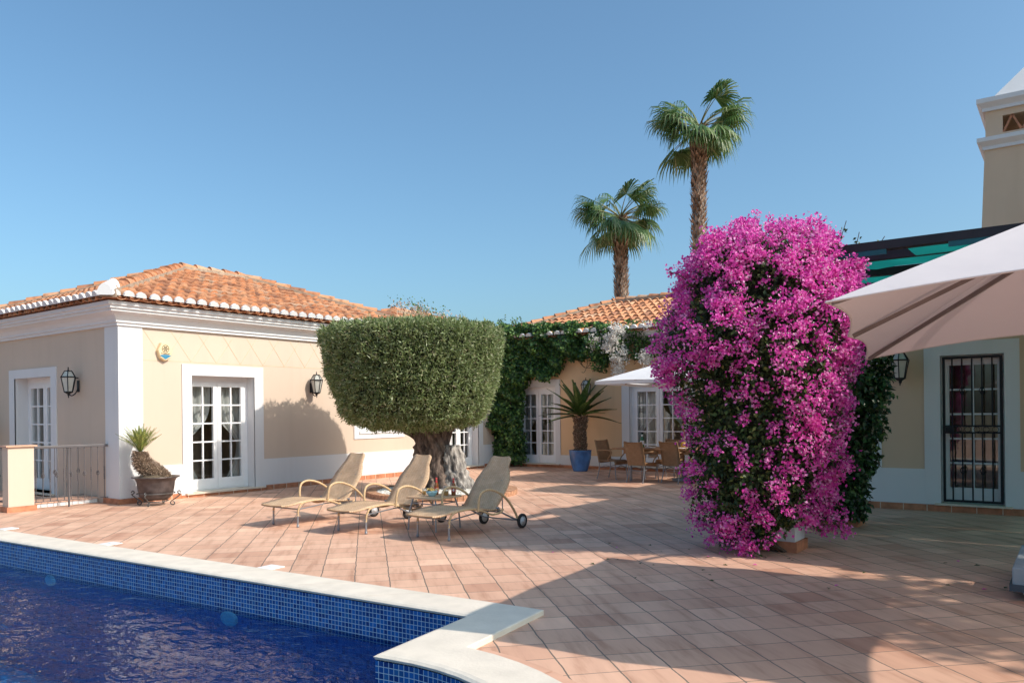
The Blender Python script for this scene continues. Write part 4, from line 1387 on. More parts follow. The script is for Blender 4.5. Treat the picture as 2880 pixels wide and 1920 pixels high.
# crown : drum, flat top, rounded bowl beneath
CC = Vector((-10.58, 11.30, 0))
prof = [(.0, 1.27), (.75, 1.29), (1.15, 1.36), (1.42, 1.50), (1.58, 1.78), (1.70, 2.15), (1.80, 2.6), (1.88, 3.04), (1.85, 3.16), (1.74, 3.22), (1.2, 3.27), (.6, 3.29), (.0, 3.30)]
prof = [(r_ * .945, z) for r_, z in prof]
pr = np.array(prof)
seg = np.linalg.norm(np.diff(pr, axis=0), axis=1); wgt = seg * (pr[1:, 0] + pr[:-1, 0]) / 2
def crown_pts(n_, shrink):
    si = rng.choice(len(seg), n_, p=wgt / wgt.sum()); u = rng.random(n_)
    r_ = pr[si, 0] + (pr[si + 1, 0] - pr[si, 0]) * u; z = pr[si, 1] + (pr[si + 1, 1] - pr[si, 1]) * u
    tr_, tz_ = pr[si + 1, 0] - pr[si, 0], pr[si + 1, 1] - pr[si, 1]
    a = rng.random(n_) * 2 * PI
    nr, nz_ = tz_, -tr_
    Nn = unit(np.stack([nr * np.cos(a), nr * np.sin(a), nz_], 1))
    P = np.stack([CC.x + r_ * np.cos(a), CC.y + r_ * np.sin(a), z], 1)
    dep = shrink * rng.random(n_) ** 1.6
    P = P - Nn * dep[:, None]
    P = P + Nn * (.05 * lump(P, 2.6, 1.0) + .06 * lump(P, 7.0, 2.0))[:, None]
    return P, Nn
n_ = 95000
P, Nn = crown_pts(n_, .13)
D = Nn * rng.uniform(.1, 1.0, (n_, 1)) + rv(n_) * .85 + np.array([0, 0, .25])
st = rng.random(n_) < .035
P[st] += Nn[st] * rng.uniform(.02, .09, (st.sum(), 1))
leaves('crown', M['olive'], olive, P, D, rv(n_), rng.uniform(.05, .10, n_), rng.uniform(.016, .027, n_), .05)
mb = MB(); mb.lathe([(r_ * .90, 1.27 + .1 + (z - 1.27) * .90) for r_, z in prof], CC, 40); mb.build('shade_core', M['core'], olive)  # closed dark hull added under the leaves to stop light passing through the crown

# ------------------------------------------------------------------ fan palms
def fan_palm(base, h, lean, cr, nl, label, seed, rtr, skirt):
    random.seed(seed)
    base = Vector(base)
    t = thing('fan_palm', base, label, 'palm tree', 'fan palms behind the garden house')
    top = base + Vector((0, 0, h)) + CX * lean
    path = smooth_path([base, base + (top - base) * .4 + CX * (-lean * .1), base + (top - base) * .75 - CX * lean * .1, top], 12)
    m_ = len(path)
    rad = [rtr * (1.12 - .25 * i / m_) * (1 + .04 * math.sin(i * 2.1)) for i in range(m_)]
    mb = MB(); mb.tube(path, rad, 14); mb.build('trunk', M['palmbark'], t)
    P, D, L, W = [], [], [], []
    for k in range(900):
        f = (k / 900) ** .8; z = f * (m_ - 1); i = min(int(z), m_ - 2)
        c = path[i].lerp(path[i + 1], z - i); a = k * 2.4
        v = Vector((math.cos(a), math.sin(a), 0))
        P.append(c + v * rad[i] * .92); D.append(v * random.uniform(.3, .9) + Vector((0, 0, 1))); L.append(random.uniform(.16, .30)); W.append(random.uniform(.09, .16))
    leaves('boot_scales', M['dead'], t, np.array(P), np.array(D), np.array([[math.cos(k * 2.4), math.sin(k * 2.4), .1] for k in range(900)]), np.array(L), np.array(W), .1, .25)
    for i in range(nl):
        f = i / (nl - 1)
        az = i * 2.39996 + random.uniform(-.35, .35)
        el = math.asin(max(-.45, min(.99, 1 - 1.28 * ((i * .7548777 + .3) % 1.0) ** .85 + random.uniform(-.06, .06))))
        hd = Vector((math.cos(az), math.sin(az), 0))
        f = max(0, min(1, (R(85) - el) / R(115)))
        Lp = cr * random.uniform(.46, .62)
        p = top + Vector((0, 0, .05 - .15 * f)); e = el
        pts = [p.copy()]
        for k in range(6):
            p = p + (hd * math.cos(e) + Vector((0, 0, math.sin(e)))) * Lp / 6; e -= .055 + .05 * f
            pts.append(p.copy())
        d = (pts[-1] - pts[-2]).normalized(); s = d.cross(Vector((0, 0, 1)))
        if s.length < .1: s = Vector((-math.sin(az), math.cos(az), 0))
        s.normalize(); u = s.cross(d)
        if u.z < 0: u = -u
        # fan blade: segments from -125..125 deg in the (d,s) plane, tips droop
        nsg = 26
        Lb = cr * random.uniform(.40, .52)
        vs = []; fs = []
        fold = random.uniform(.2, .75)
        for k in range(nsg):
            a = R(-118 + 236 * (k + .5) / nsg)
            dd = (d * math.cos(a) + s * math.sin(a)); dd = (dd - u * fold * abs(math.sin(a))).normalized()
            ss = dd.cross(u).normalized()
            l = Lb * (1 - .25 * abs(a) / R(118)) * random.uniform(.92, 1.05)
            b = len(vs); w0 = l * .085
            q1 = pts[-1] + dd * l * .55
            droop = Vector((0, 0, -1)) * l * random.uniform(.14, .32)
            q2 = pts[-1] + dd * l * .82 + droop * .45
            q3 = pts[-1] + dd * l * .97 + droop * 1.7
            vs += [pts[-1], q1 + ss * w0 * .5, q1 - ss * w0 * .5, q2 + ss * w0 * .3, q2 - ss * w0 * .3, q3]
            fs += [(b, b + 1, b + 2), (b + 1, b + 3, b + 4, b + 2), (b + 3, b + 5, b + 4)]
        mb = MB(); mb.add(vs, fs); lf = mb.build('fan_leaf', M['palm'], t)
        mb = MB(); mb.tube(pts, [.028 - .003 * k for k in range(7)], 5); mb.build('petiole', M['petiole'], lf)
    if skirt:
        mb = MB()
        for k in range(26):
            a = random.uniform(0, 2 * PI); v = Vector((math.cos(a), math.sin(a), 0))
            p = top + v * rtr * .9 + Vector((0, 0, -.1))
            mb.add([p, p + v * .12 + Vector((.03, .03, -.4)), p + v * .06 + Vector((0, 0, -random.uniform(.6, 1.0))), p + v * .12 + Vector((-.03, -.03, -.4))], [(0, 1, 2, 3)])
        mb.build('dry_skirt', M['dead'], t)
    random.seed(11)
    return t


fan_palm((-10.62, 25.6, 0), 11.3, .10, 1.95, 42, 'taller of the two fan palms, crown high above the pink bougainvillea', 5, .215, True)
fan_palm((-14.2, 26.8, 0), 9.0, -.02, 2.0, 40, 'shorter of the two fan palms, rising behind the tiled roof', 9, .22, False)

# ------------------------------------------------------------------ climbing plants on the back wall
def wallivy(name, n_, region, mat, parent, size=.075, ymax=.32, seed=0.0):
    """region(x) -> (z0,z1); leaves in front of the wall y=YB"""
    P = []; x0, x1 = region[0], region[1]; fn = region[2]
    xs = rng.uniform(x0, x1, n_ * 3); zz = rng.uniform(0, 4.6, n_ * 3); keep = []
    lo = np.array([fn(x)[0] for x in xs]); hi = np.array([fn(x)[1] for x in xs])
    base = np.stack([xs, np.zeros_like(xs), zz], 1)
    lo2 = lo + .16 * lump(base, 2.6, seed + 1); hi2 = hi + .13 * lump(base, 3.0, seed + 2)
    ok = (zz > lo2) & (zz < hi2)
    xs, zz, base = xs[ok][:n_], zz[ok][:n_], base[ok][:n_]
    m_ = len(xs)
    th = ymax * (.55 + .45 * lump(base, 2.2, seed + 3))
    dep = th * rng.random(m_) ** .5
    P = np.stack([xs, YB - .04 - dep, zz], 1)
    D = rv(m_) * .8 + np.array([0, -.5, -.6])
    Nn = rv(m_) * .6 + np.array([.15, -1, .45])
    return leaves(name, mat, parent, P, D, Nn, rng.uniform(size * .7, size * 1.25, m_), rng.uniform(size * .6, size, m_), .08, .38)


def reg_ivy(x):
    if x < -12.98: lo = .15 if x > -13.85 else .2
    elif x < -12.6: lo = 2.3 + (x + 12.98) * .5
    elif x < -11.9: lo = 2.52
    elif x < -11.55: lo = 2.52 + (x + 11.9) * 1.1
    elif x < -10.6: lo = 3.05
    else: lo = 2.95
    hi = 4.06 if x < -10.6 else 3.95
    return lo, hi


ivy = thing('wall_ivy', (-13.4, 18.6, 0), 'dark green ivy climbing the corner and draping over the back door', 'climbing plant')
wallivy('foliage', 26000, (-13.95, -9.6, reg_ivy), M['ivy'], ivy, .085, .80, 0)
# column round the inner corner
n_ = 6500
zz = rng.uniform(.12, 3.6, n_); aa = rng.uniform(-PI, PI / 2 * 0, n_)
base = np.stack([zz * 0, aa, zz], 1)
wd_ = .36 + .16 * np.sin(zz * 2.1 + 1) * .6 + .22 * (zz > 2.4)
P = np.stack([-13.62 + wd_ * np.cos(aa) * 1.15, YB - .02 + wd_ * np.sin(aa) * .85, zz], 1) + rng.normal(size=(n_, 3)) * .06
P[:, 0] = np.maximum(P[:, 0], XS + .02)
leaves('foliage', M['ivy'], ivy, P, rv(n_) * .8 + np.array([.1, -.4, -.6]), rv(n_) * .6 + np.array([.3, -1, .3]), rng.uniform(.06, .105, n_), rng.uniform(.05, .085, n_), .08, .38)
n_ = 3000
wallivy('young_foliage', n_, (-13.9, -11.0, lambda x: (3.45, 4.05)), M['ivyb'], ivy, .08, .86, 5)
mb = MB()
for k in range(9):
    x = -13.62 + random.uniform(-.2, .2)
    mb.tube(smooth_path([(x, YB - .1, 0), (x + random.uniform(-.12, .12), YB - .28, .7), (x + random.uniform(-.2, .2), YB - .33, 1.6), (x + random.uniform(-.2, .3), YB - .3, 2.6)], 5), [.016] * 16, 5)
mb.build('stems', M['vine'], ivy)
# loose sprigs above the roof line
sp = thing('roof_sprigs', (-13.4, 18.5, 3.8), 'thin leafy shoots rising above the ivy against the sky', 'climbing plant')
P, D = [], []
mb = MB()
for k in range(26):
    x = random.choice([random.uniform(-13.9, -12.9), random.uniform(-13.9, -12.9), random.uniform(-12.9, -11.0)]); y = YB - random.uniform(.0, .5); h = random.uniform(.15, .55) * (1.35 if x < -12.9 else .8)
    lx = random.uniform(-.15, .15)
    pts = [Vector((x + lx * u * u, y, 3.7 + h * u)) for u in [q / 8 for q in range(9)]]
    mb.tube(pts, .005, 4)
    for q in range(int(h * 42)):
        i = random.randrange(2, 9); P.append(pts[i] + Vector(rv(1)[0]) * .03); D.append(Vector(rv(1)[0]) + Vector((0, 0, .3)))
mb.build('stems', M['vine'], sp)
m_ = len(P)
leaves('foliage', M['ivyb'], sp, np.array(P), np.array(D), rv(m_), rng.uniform(.05, .09, m_), rng.uniform(.03, .055, m_))


def clusters(C, Nn, nper, spread, size, mat, name, parent):
    n_ = len(C)
    P = np.repeat(C, nper, 0) + rng.normal(size=(n_ * nper, 3)) * spread
    Nr = np.repeat(Nn, nper, 0)
    D = Nr * .6 + rv(n_ * nper)
    return leaves(name, mat, parent, P, D, rv(n_ * nper) + Nr * .6, rng.uniform(size * .75, size * 1.2, n_ * nper), rng.uniform(size * .65, size * 1.0, n_ * nper), .16, .5)


wb = thing('white_bougainvillea', (-9.6, 18.5, 2.6), 'white flowering bougainvillea over the eave beside the dining umbrella', 'climbing plant')
C = []
while len(C) < 165:
    x = random.uniform(-10.5, -8.3); z = random.uniform(2.5, 3.95)
    if noise.noise(Vector((x * 1.6, 3.1, z * 1.9))) > .10 + (.22 if z < 2.95 else 0) + (.15 if x < -10 else 0): C.append((x, YB - random.uniform(.3, .82), z))
C = np.array(C); clusters(C, np.tile([0, -1, .3], (len(C), 1)), 22, .045, .055, M['wbract'], 'blossom', wb)
wallivy('foliage', 6500, (-11.2, -8.0, lambda x: (3.0 + .35 * math.sin(x * 5) * (1 if x < -9.3 else .4), 3.85)), M['ivy'], wb, .07, .72, 7)
mb = MB()
for k in range(16):
    x = random.uniform(-11.3, -9.6); z = random.uniform(2.75, 3.25)
    mb.tube(smooth_path([(x, YB - .1, z + .4), (x + random.uniform(-.2, .3), YB - .2, z + .1), (x + random.uniform(-.3, .4), YB - .15, z - .15), (x + random.uniform(-.2, .6), YB - .1, z + random.uniform(-.2, .2))], 5), .007, 4)
mb.build('stems', M['vine'], wb)
db = thing('dry_climber', (-14.6, 16.4, 4.0), 'faded pinkish climber lying on the lower roof above the olive crown', 'climbing plant')
C = np.array([(-14.95 + random.uniform(-.5, .7), 16.0 + random.uniform(-.5, 1.3), 0) for k in range(60)])
C[:, 2] = 3.62 + np.minimum(-13.4 - C[:, 0], 18.3 - C[:, 1]) * .38 + rng.uniform(.08, .3, 60)
clusters(C, np.tile([.3, -.3, 1.0], (60, 1)), 12, .07, .05, foliage('faded_bract', [(0, (.35, .24, .18)), (.6, (.55, .42, .34)), (1, (.62, .52, .44))], .8, .2), 'blossom', db)
P = C[rng.integers(0, 60, 260)] + rng.normal(size=(260, 3)) * .12 + np.array([0, 0, .08])
leaves('foliage', M['ivyb'], db, P, rv(260) + np.array([0, 0, .6]), rv(260), np.full(260, .07), np.full(260, .045))

# ------------------------------------------------------------------ pergola with piers, bougainvillea
def pier(x, y, label):
    t = thing('pergola_pier', (x, y, 0), label, 'pier', 'white piers carrying the pergola')
    mb = MB(); mb.box(x - .19, x + .19, y - .19, y + .19, .115, 3.24); mb.build('shaft', M['white'], t)
    mb = MB(); mb.box(x - .215, x + .215, y - .215, y + .215, 0, .115); mb.build('base', M['terra'], t)
    return t


pier(-2.74, 8.98, 'white pier with terracotta base inside the pink bougainvillea')
pier(-2.62, 11.35, 'white pier with terracotta base under the dark green shrub')
pier(2.2, 8.98, 'white pergola pier beyond the right edge, under the front beam')
pier(7.2, 8.98, 'white pergola pier farthest along the front beam to the right')
pg = thing('pergola', (0, 11, 0), 'dark timber pergola with gathered green shade cloth between its beams', 'pergola')
mb = MB(); mb.box(-2.95, 9.0, 8.90, 9.04, 3.245, 3.335); mb.build('front_beam', M['dark_wood'], pg)
for k, y in enumerate((10.1, 11.3, 12.5, 13.3)):
    mb = MB(); mb.box(-2.85, 9.0, y - .05, y + .05, 3.34, 3.44); mb.build('rafter', M['dark_wood'], pg)
for x in (-2.74, 2.2, 7.2):
    mb = MB(); mb.box(x - .06, x + .06, 9.045, 13.48, 3.245, 3.335); mb.build('cross_beam', M['dark_wood'], pg)


def shade(x0, x1, y0, y1, z, sag, gather, seed):
    nx, ny = 60, 14
    vs = []
    for j in range(ny + 1):
        v = j / ny
        for i in range(nx + 1):
            u = i / nx
            x = x0 + (x1 - x0) * u
            zz = z - sag * math.sin(PI * v) * (1 + .3 * math.sin(x * 2 + seed)) + gather * math.sin(x * 9 + math.sin(v * 3 + seed) * 1.5) * math.sin(PI * v) ** .5
            vs.append((x, y0 + (y1 - y0) * v, zz))
    fs = [(j * (nx + 1) + i, j * (nx + 1) + i + 1, (j + 1) * (nx + 1) + i + 1, (j + 1) * (nx + 1) + i) for j in range(ny) for i in range(nx)]
    mb = MB(); mb.add(vs, fs, None, True)
    return mb


shade(-1.5, 8.8, 9.06, 10.03, 3.335, .03, .018, 0).build('shade_cloth', M['green_cloth'], pg)
shade(-2.3, 8.8, 10.16, 11.24, 3.44, .07, .03, 2).build('shade_cloth', M['green_cloth'], pg)
shade(-2.6, 8.8, 11.36, 12.44, 3.43, .08, .03, 3).build('shade_cloth', M['green_cloth'], pg)
shade(-2.6, 8.8, 12.56, 13.24, 3.43, .06, .03, 4).build('shade_cloth', M['green_cloth'], pg)
mb = MB(); mb.box(-2.6, -1.62, 8.905, 8.925, 3.19, 3.244); mb.box(-1.05, 8.9, 8.905, 8.925, 3.19, 3.244)
for k in range(24):
    if not -1.62 < -2.5 + k * .4 < -1.05: mb.disc((-2.5 + k * .4, 8.902, 3.217), .012, 8, (0, -1, 0))
mb.build('cloth_batten', plain('teal_cloth_edge', (.012, .10, .12), .6), pg)
# bougainvillea column
BX = Vector((-2.74, 8.98, 0))
zt = np.array([.02, .25, .55, 1.04, 1.75, 2.07, 2.44, 2.92, 3.26, 3.47, 3.58])
cxs = np.array([-.25, -.25, -.26, -.24, -.25, -.31, -.32, -.16, -.18, -.18, -.15])
rds = np.array([.48, .55, .65, .78, .85, .97, 1.04, .89, .76, .56, .12])


def col_pts(n_, shrink=.0, zp=None):
    z = rng.uniform(.05, 3.58, n_) if zp is None else zp
    # bias to radius
    r_ = np.interp(z, zt, rds); c = np.interp(z, zt, cxs)
    a = rng.random(n_) * 2 * PI
    Nn = np.stack([np.cos(a), np.sin(a), np.zeros(n_)], 1)
    dr = np.gradient(np.interp(np.linspace(0, 4, 200), zt, rds), 4 / 199)
    slope = np.interp(z, np.linspace(0, 4, 200), dr)
    Nn[:, 2] = -slope; Nn = unit(Nn)
    P = np.stack([BX.x + CX.x * c + np.cos(a) * r_, BX.y + CX.y * c + np.sin(a) * r_, z], 1)
    lp_ = .10 * lump(P, 2.6, 3.0) + .09 * lump(P, 5.5, 1.0)
    P = P + Nn * (lp_ - shrink * rng.random(n_))[:, None]
    P[:, 2] = np.maximum(P[:, 2], .02)
    return P, Nn


bg = thing('bougainvillea', BX, 'huge column of magenta bougainvillea in full bloom smothering the front pergola pier', 'climbing plant')
n_ = 34000
P, Nn = col_pts(n_, .34)


def foot(P):
    q = P - np.array(BX); dx = q @ np.array(CX); dd = q @ np.array(CD)
    lim = np.interp(dx, [-.62, -.42, -.3, -.1, .2, .3, .5, .8], [.0, .02, .17, .30, .36, .22, .16, .3]) + .06 * lump(P, 6.0, 2.0)
    return (P[:, 2] > lim) | (dd > .45)


ok = foot(P); P, Nn = P[ok], Nn[ok]; n_ = len(P)
leaves('foliage', M['bgleaf'], bg, P, Nn * .5 + rv(n_) + np.array([0, 0, -.25]), Nn * .8 + rv(n_) * .7 + np.array([0, 0, .3]), rng.uniform(.04, .075, n_), rng.uniform(.028, .048, n_), .08)
Pc, Nc = col_pts(6200, .04)
pz = np.interp(Pc[:, 2], [0, .5, 1.1, 1.7, 2.2, 2.7, 3.2, 4], [.30, .44, .34, .38, .62, .95, 1.2, 1.3])
pz = pz * (.72 + .75 * lump(Pc, 2.2, 8.0) + .40 * lump(Pc, 4.6, 4.0)) + .22 * (Nc @ np.array([.75, .2, .5]))
ok = rng.random(len(Pc)) < pz * .62
Pc, Nc = Pc[ok][:1500], Nc[ok][:1500]
n_ = len(Pc)
per = 30
axis = unit(Nc + rv(n_) * .6 + np.array([0, 0, -.15]))
len_ = rng.uniform(.06, .17, n_)
u = rng.random((n_, per))
P = (Pc + Nc * .02)[:, None, :] + axis[:, None, :] * (u * len_[:, None])[:, :, None] + rng.normal(size=(n_, per, 3)) * .034
P = P.reshape(-1, 3); Nr = np.repeat(Nc, per, 0); m_ = len(P)
ok = foot(P); P, Nr = P[ok], Nr[ok]; m_ = len(P)
sf = rng.random(m_) < .07
leaves('star_flowers', M['star'], bg, P[sf] + Nr[sf] * .022, rv(sf.sum()), Nr[sf] + rv(sf.sum()) * .4, np.full(sf.sum(), .014), np.full(sf.sum(), .014), 0, .5)
leaves('blossom', M['bract'], bg, P, Nr * .6 + rv(m_), rv(m_) + Nr * .6, rng.uniform(.030, .048, m_), rng.uniform(.026, .042, m_), .18, .5)
# stray sprays
P, Nn2, mb = [], [], MB()
for (dx, z, hx, hz) in ((.30, 3.42, .10, .22), (-1.0, 2.9, -.30, .22), (-1.1, 2.5, -.2, .05), (.50, 3.3, .08, .10), (-.75, .5, -.25, -.05), (.05, 3.5, .05, .10), (.72, 2.85, .10, .06), (.55, .5, .12, -.25), (.45, .3, .15, -.1), (-.3, 3.4, -.1, .12), (-.1, 3.5, .05, .08)):
    a = BX + CX * dx - CD * .2 + Vector((0, 0, z)); b = a + CX * hx + Vector((0, 0, hz))
    pts = smooth_path([a - CX * hx * .5, a, (a + b) / 2 + Vector((0, 0, .05)), b], 4); mb = MB(); mb.tube(pts, .006, 4); mb.build('cane', M['vine'], bg)
    for k in range(7): P.append(pts[-1 - random.randrange(5)] + Vector(rv(1)[0]) * .04); Nn2.append((0, -.4, .4))
clusters(np.array(P), np.array(Nn2), 9, .03, .04, M['bract'], 'blossom', bg)
mb = MB(); mb.lathe([(max(.02, r_ * .70), z * .97) for z, r_ in zip(zt, rds)][2:], BX + CX * -.2, 26); mb.build('shade_core', M['core'], bg)  # solid dark hull added inside the column, standing in for its inner shade
mb = MB()
for k in range(26):
    a = R(36) + random.uniform(R(95), R(265)); rr_ = random.uniform(.2, .42)
    p = BX + CX * -.14 + Vector((rr_ * math.cos(a), rr_ * math.sin(a), 0))
    mb.tube(smooth_path([BX + Vector((.23 * math.cos(a), .23 * math.sin(a), .0)), p + Vector((0, 0, .15)), p + Vector((.02, .05, .55)), p + Vector((0, .1, 1.2))], 4), .010, 5)
mb.build('stems', M['vine'], bg)

# dark green shrub on the second pier
SX = Vector((-2.62, 11.35, 0))
sh = thing('pier_creeper', SX, 'dark green leafy creeper covering the second pergola pier right of the pink blooms', 'climbing plant')
zt2 = np.array([.08, .3, .7, 1.3, 1.9, 2.4, 2.8, 3.1, 3.3]); r2 = np.array([.34, .42, .52, .64, .72, .72, .62, .45, .2])
n_ = 17000
z = rng.uniform(.1, 3.25, n_); a = rng.random(n_) * 2 * PI
r_ = np.interp(z, zt2, r2); Nn = np.stack([np.cos(a), np.sin(a), 0 * a], 1)
P = np.stack([SX.x + CX.x * -.17 + r_ * np.cos(a), SX.y + CX.y * -.17 + r_ * np.sin(a), z], 1)
P = P + Nn * (.14 * lump(P, 2.3, 5) + .07 * lump(P, 5, 2) - .2 * rng.random(n_))[:, None]
leaves('foliage', M['creeper'], sh, P, Nn * .4 + rv(n_) * .8 + np.array([0, 0, -.5]), Nn + rv(n_) * .6 + np.array([0, 0, .4]), rng.uniform(.06, .10, n_), rng.uniform(.045, .075, n_), .1, .38)
mb = MB(); mb.lathe([(rr_ * .68, z_) for z_, rr_ in zip(zt2, r2)][1:], SX + CX * -.17, 20); mb.build('shade_core', M['core'], sh)  # dark hull added behind the creeper leaves to keep light out
# thin shoots on the pergola beam
ps = thing('beam_shoots', (-2.0, 9.0, 3.33), 'few thin dark shoots standing up from the pergola beam', 'climbing plant')
mb = MB(); P = []
for x, h, l in ((-2.15, .30, .12), (-1.95, .16, .05), (-2.35, .26, -.05), (-1.75, .08, .1), (-2.55, .34, -.1)):
    pts = [Vector((x + l * u, 9.0, 3.32 + h * u - .03 * math.sin(u * 3))) for u in [q / 8 for q in range(9)]]
    mb.tube(pts, .004, 4)
    for k in range(int(h * 45)): P.append(pts[random.randrange(1, 9)] + Vector(rv(1)[0]) * .022)
mb.build('stems', M['vine'], ps); m_ = len(P)
leaves('foliage', M['bgleaf'], ps, np.array(P), rv(m_), rv(m_), np.full(m_, .045), np.full(m_, .028))

# ------------------------------------------------------------------ big parasol on the right
A_ = Vector((-1.162, 4.64, 2.185)); B_ = Vector((-1.62, 7.88, 2.041)); C_ = Vector((2.075, 5.10, 2.454)); D_ = Vector((1.62, 8.34, 2.405)); AP = Vector((.23, 6.49, 3.02))
par = thing('cantilever_parasol', (.05, 8.05, 0), 'large taupe cantilever parasol reaching in at the right edge of the terrace', 'parasol')
rim = [A_, (A_ + B_) / 2 + Vector((-.02, .02, .012)), B_, (B_ + D_) / 2, D_, (D_ + C_) / 2, C_, (C_ + A_) / 2]
mb = MB(); ns = 8
for k in range(8):
    p, q = rim[k], rim[(k + 1) % 8]
    grid = []
    for i in range(ns + 1):
        u = i / ns
        row = []
        for j in range(ns + 1):
            v = j / ns
            e = p.lerp(q, v)
            e = e + (AP - e) * (.04 * math.sin(PI * v))
            r_ = AP.lerp(e, u)
            r_ = r_ - Vector((0, 0, 1)) * .035 * math.sin(PI * u) * math.sin(PI * v)
            row.append(r_)
        grid.append(row)
    vs = [x for row in grid for x in row]
    mb.add(vs, [(i * (ns + 1) + j, i * (ns + 1) + j + 1, (i + 1) * (ns + 1) + j + 1, (i + 1) * (ns + 1) + j) for i in range(ns) for j in range(ns)], None, True)
mb.build('canopy', M['taupe'], par)
mb = MB()
for p, q in zip(rim, rim[1:] + rim[:1]):
    e = [p.lerp(q, v) + (AP - p.lerp(q, v)) * (.04 * math.sin(PI * v)) for v in [k / 8 for k in range(9)]]
    mb.tube(e, .007, 5)
mb.build('hem', M['taupe'], par)
for p in rim:
    mb = MB(); lowp = Vector((0, 0, -.03)); hub = AP + Vector((0, 0, -.12))
    mb.bar(hub, p + lowp * .6 + (AP - p) * .02, .022, .03); mb.build('rib', plain('taupe_rib', (.20, .165, .16), .6), par)
mb = MB(); mb.tube([AP + Vector((0, 0, -.2)), AP + Vector((0, 0, .06))], .03, 10); mb.build('hub', M['steel'], par)
mb = MB()
cpv = AP + Vector((0, 0, .05))
mb.add([cpv + (p - AP) * .17 + Vector((0, 0, .03)) for p in rim] + [cpv], [(k, (k + 1) % 8, 8) for k in range(8)]); mb.build('vent_cap', M['taupe'], par)
mb = MB(); mb.tube([(.1, 8.76, .2), (.1, 8.76, 2.9)], .035, 12); mb.tube(smooth_path([(.1, 8.76, 2.3), (.1, 8.7, 2.95), (.15, 8.0, 3.22), AP + Vector((0, 0, .05))], 6), .028, 10); mb.build('mast', M['steel'], par)
base = MB(); base.box(-.46, .60, 7.58, 8.86, .08, .27); bo = base.build('base', M['concrete'], par, .012)
mb = MB(); mb.box(-.48, .62, 7.56, 8.88, .075, .13); mb.build('base_tray', plain('dark_base_tray', (.06, .075, .095), .5), par)
for x, y in ((-.36, 7.66), (.50, 7.66), (-.36, 8.78), (.50, 8.78)):
    mb = MB(); mb.tube([(x - .02, y, .035), (x + .02, y, .035)], .035, 12); mb.box(x - .028, x + .028, y - .012, y + .012, .04, .075); mb.build('caster', M['rim'], par)

# ------------------------------------------------------------------ dining umbrella
UC = Vector((-7.22, 16.5, 0))
um = thing('dining_umbrella', UC, 'white square umbrella open over the dining table', 'umbrella')
zr, ap = 2.24, Vector((UC.x, UC.y, 2.78))
corn = [UC + Vector((1.45 * sx, 1.45 * sy, zr)) for sx, sy in ((1, 1), (-1, 1), (-1, -1), (1, -1))]
mid_ = [(corn[k] + corn[(k + 1) % 4]) / 2 for k in range(4)]
mb = MB()
rimu = [x for pr_ in zip(corn, mid_) for x in pr_]
for k in range(8):
    p, q = rimu[k], rimu[(k + 1) % 8]
    for i in range(5):
        for j in range(4):
            def ev(u, v): 
                e = p.lerp(q, v); e = e + (ap - e) * .03 * math.sin(PI * v); r_ = ap.lerp(e, u); return r_ - Vector((0, 0, .03 * math.sin(PI * u) * math.sin(PI * v)))
            mb.quad(ev(i / 5, j / 4), ev(i / 5, (j + 1) / 4), ev((i + 1) / 5, (j + 1) / 4), ev((i + 1) / 5, j / 4))
mb.build('canopy', M['canvas'], um)
mb = MB()
for p, q in zip(rimu, rimu[1:] + rimu[:1]): mb.quad(p, q, q - Vector((0, 0, .07)), p - Vector((0, 0, .07)))
mb.build('valance', M['canvas'], um)
mb = MB(); mb.tube([UC, ap + Vector((0, 0, .08))], .022, 10); mb.build('pole', M['wood'], um)
for p in rimu:
    mb = MB(); mb.bar(ap - Vector((0, 0, .04)), p - Vector((0, 0, .025)), .018, .022); mb.build('rib', M['wood'], um)
mb = MB(); mb.lathe([(.0, .0), (.26, .0), (.26, .05), (.06, .08), (.04, .25), (.0, .25)], UC, 20); mb.build('base', M['concrete'], um)


# ------------------------------------------------------------------ sun loungers
def ribbon(mb, prof, wf, uvs=1.0, nx=6, th=.022):
    """woven panel: prof list of (y,z); wf(i)-> half width; closed thin slab with uv"""
    m_ = len(prof)
    P = [Vector((0, y, z)) for y, z in prof]
    acc = [0]
    for i in range(1, m_): acc.append(acc[-1] + (P[i] - P[i - 1]).length)
    top = []; bot = []
    for i in range(m_):
        d = (P[min(i + 1, m_ - 1)] - P[max(i - 1, 0)]).normalized(); nrm = Vector((0, -d.z, d.y))
        hw = wf(acc[i] / acc[-1])
        for k in range(nx + 1):
            u = -1 + 2 * k / nx
            q = P[i] + Vector((u * hw, 0, 0)) + nrm * (-.012 * (1 - u * u))
            top.append((q, (u * hw, acc[i]))); bot.append((q - nrm * th, (u * hw, acc[i])))
    w_ = nx + 1
    vs = [q for q, _ in top] + [q for q, _ in bot]; uv = [x for _, x in top] + [x for _, x in bot]; o = len(top)
    fs = []
    for i in range(m_ - 1):
        for k in range(nx):
            a = i * w_ + k
            fs.append((a, a + 1, a + w_ + 1, a + w_)); fs.append((o + a, o + a + w_, o + a + w_ + 1, o + a + 1))
        a = i * w_; fs.append((a, a + w_, o + a + w_, o + a)); a = i * w_ + nx; fs.append((a, o + a, o + a + w_, a + w_))
    fs.append(tuple(range(w_)) + tuple(range(o + w_ - 1, o - 1, -1))); e = (m_ - 1) * w_; fs.append(tuple(range(e + w_ - 1, e - 1, -1)) + tuple(range(o + e, o + e + w_)))
    mb.add(vs, fs, [[uv[j] for j in f] for f in fs], True)


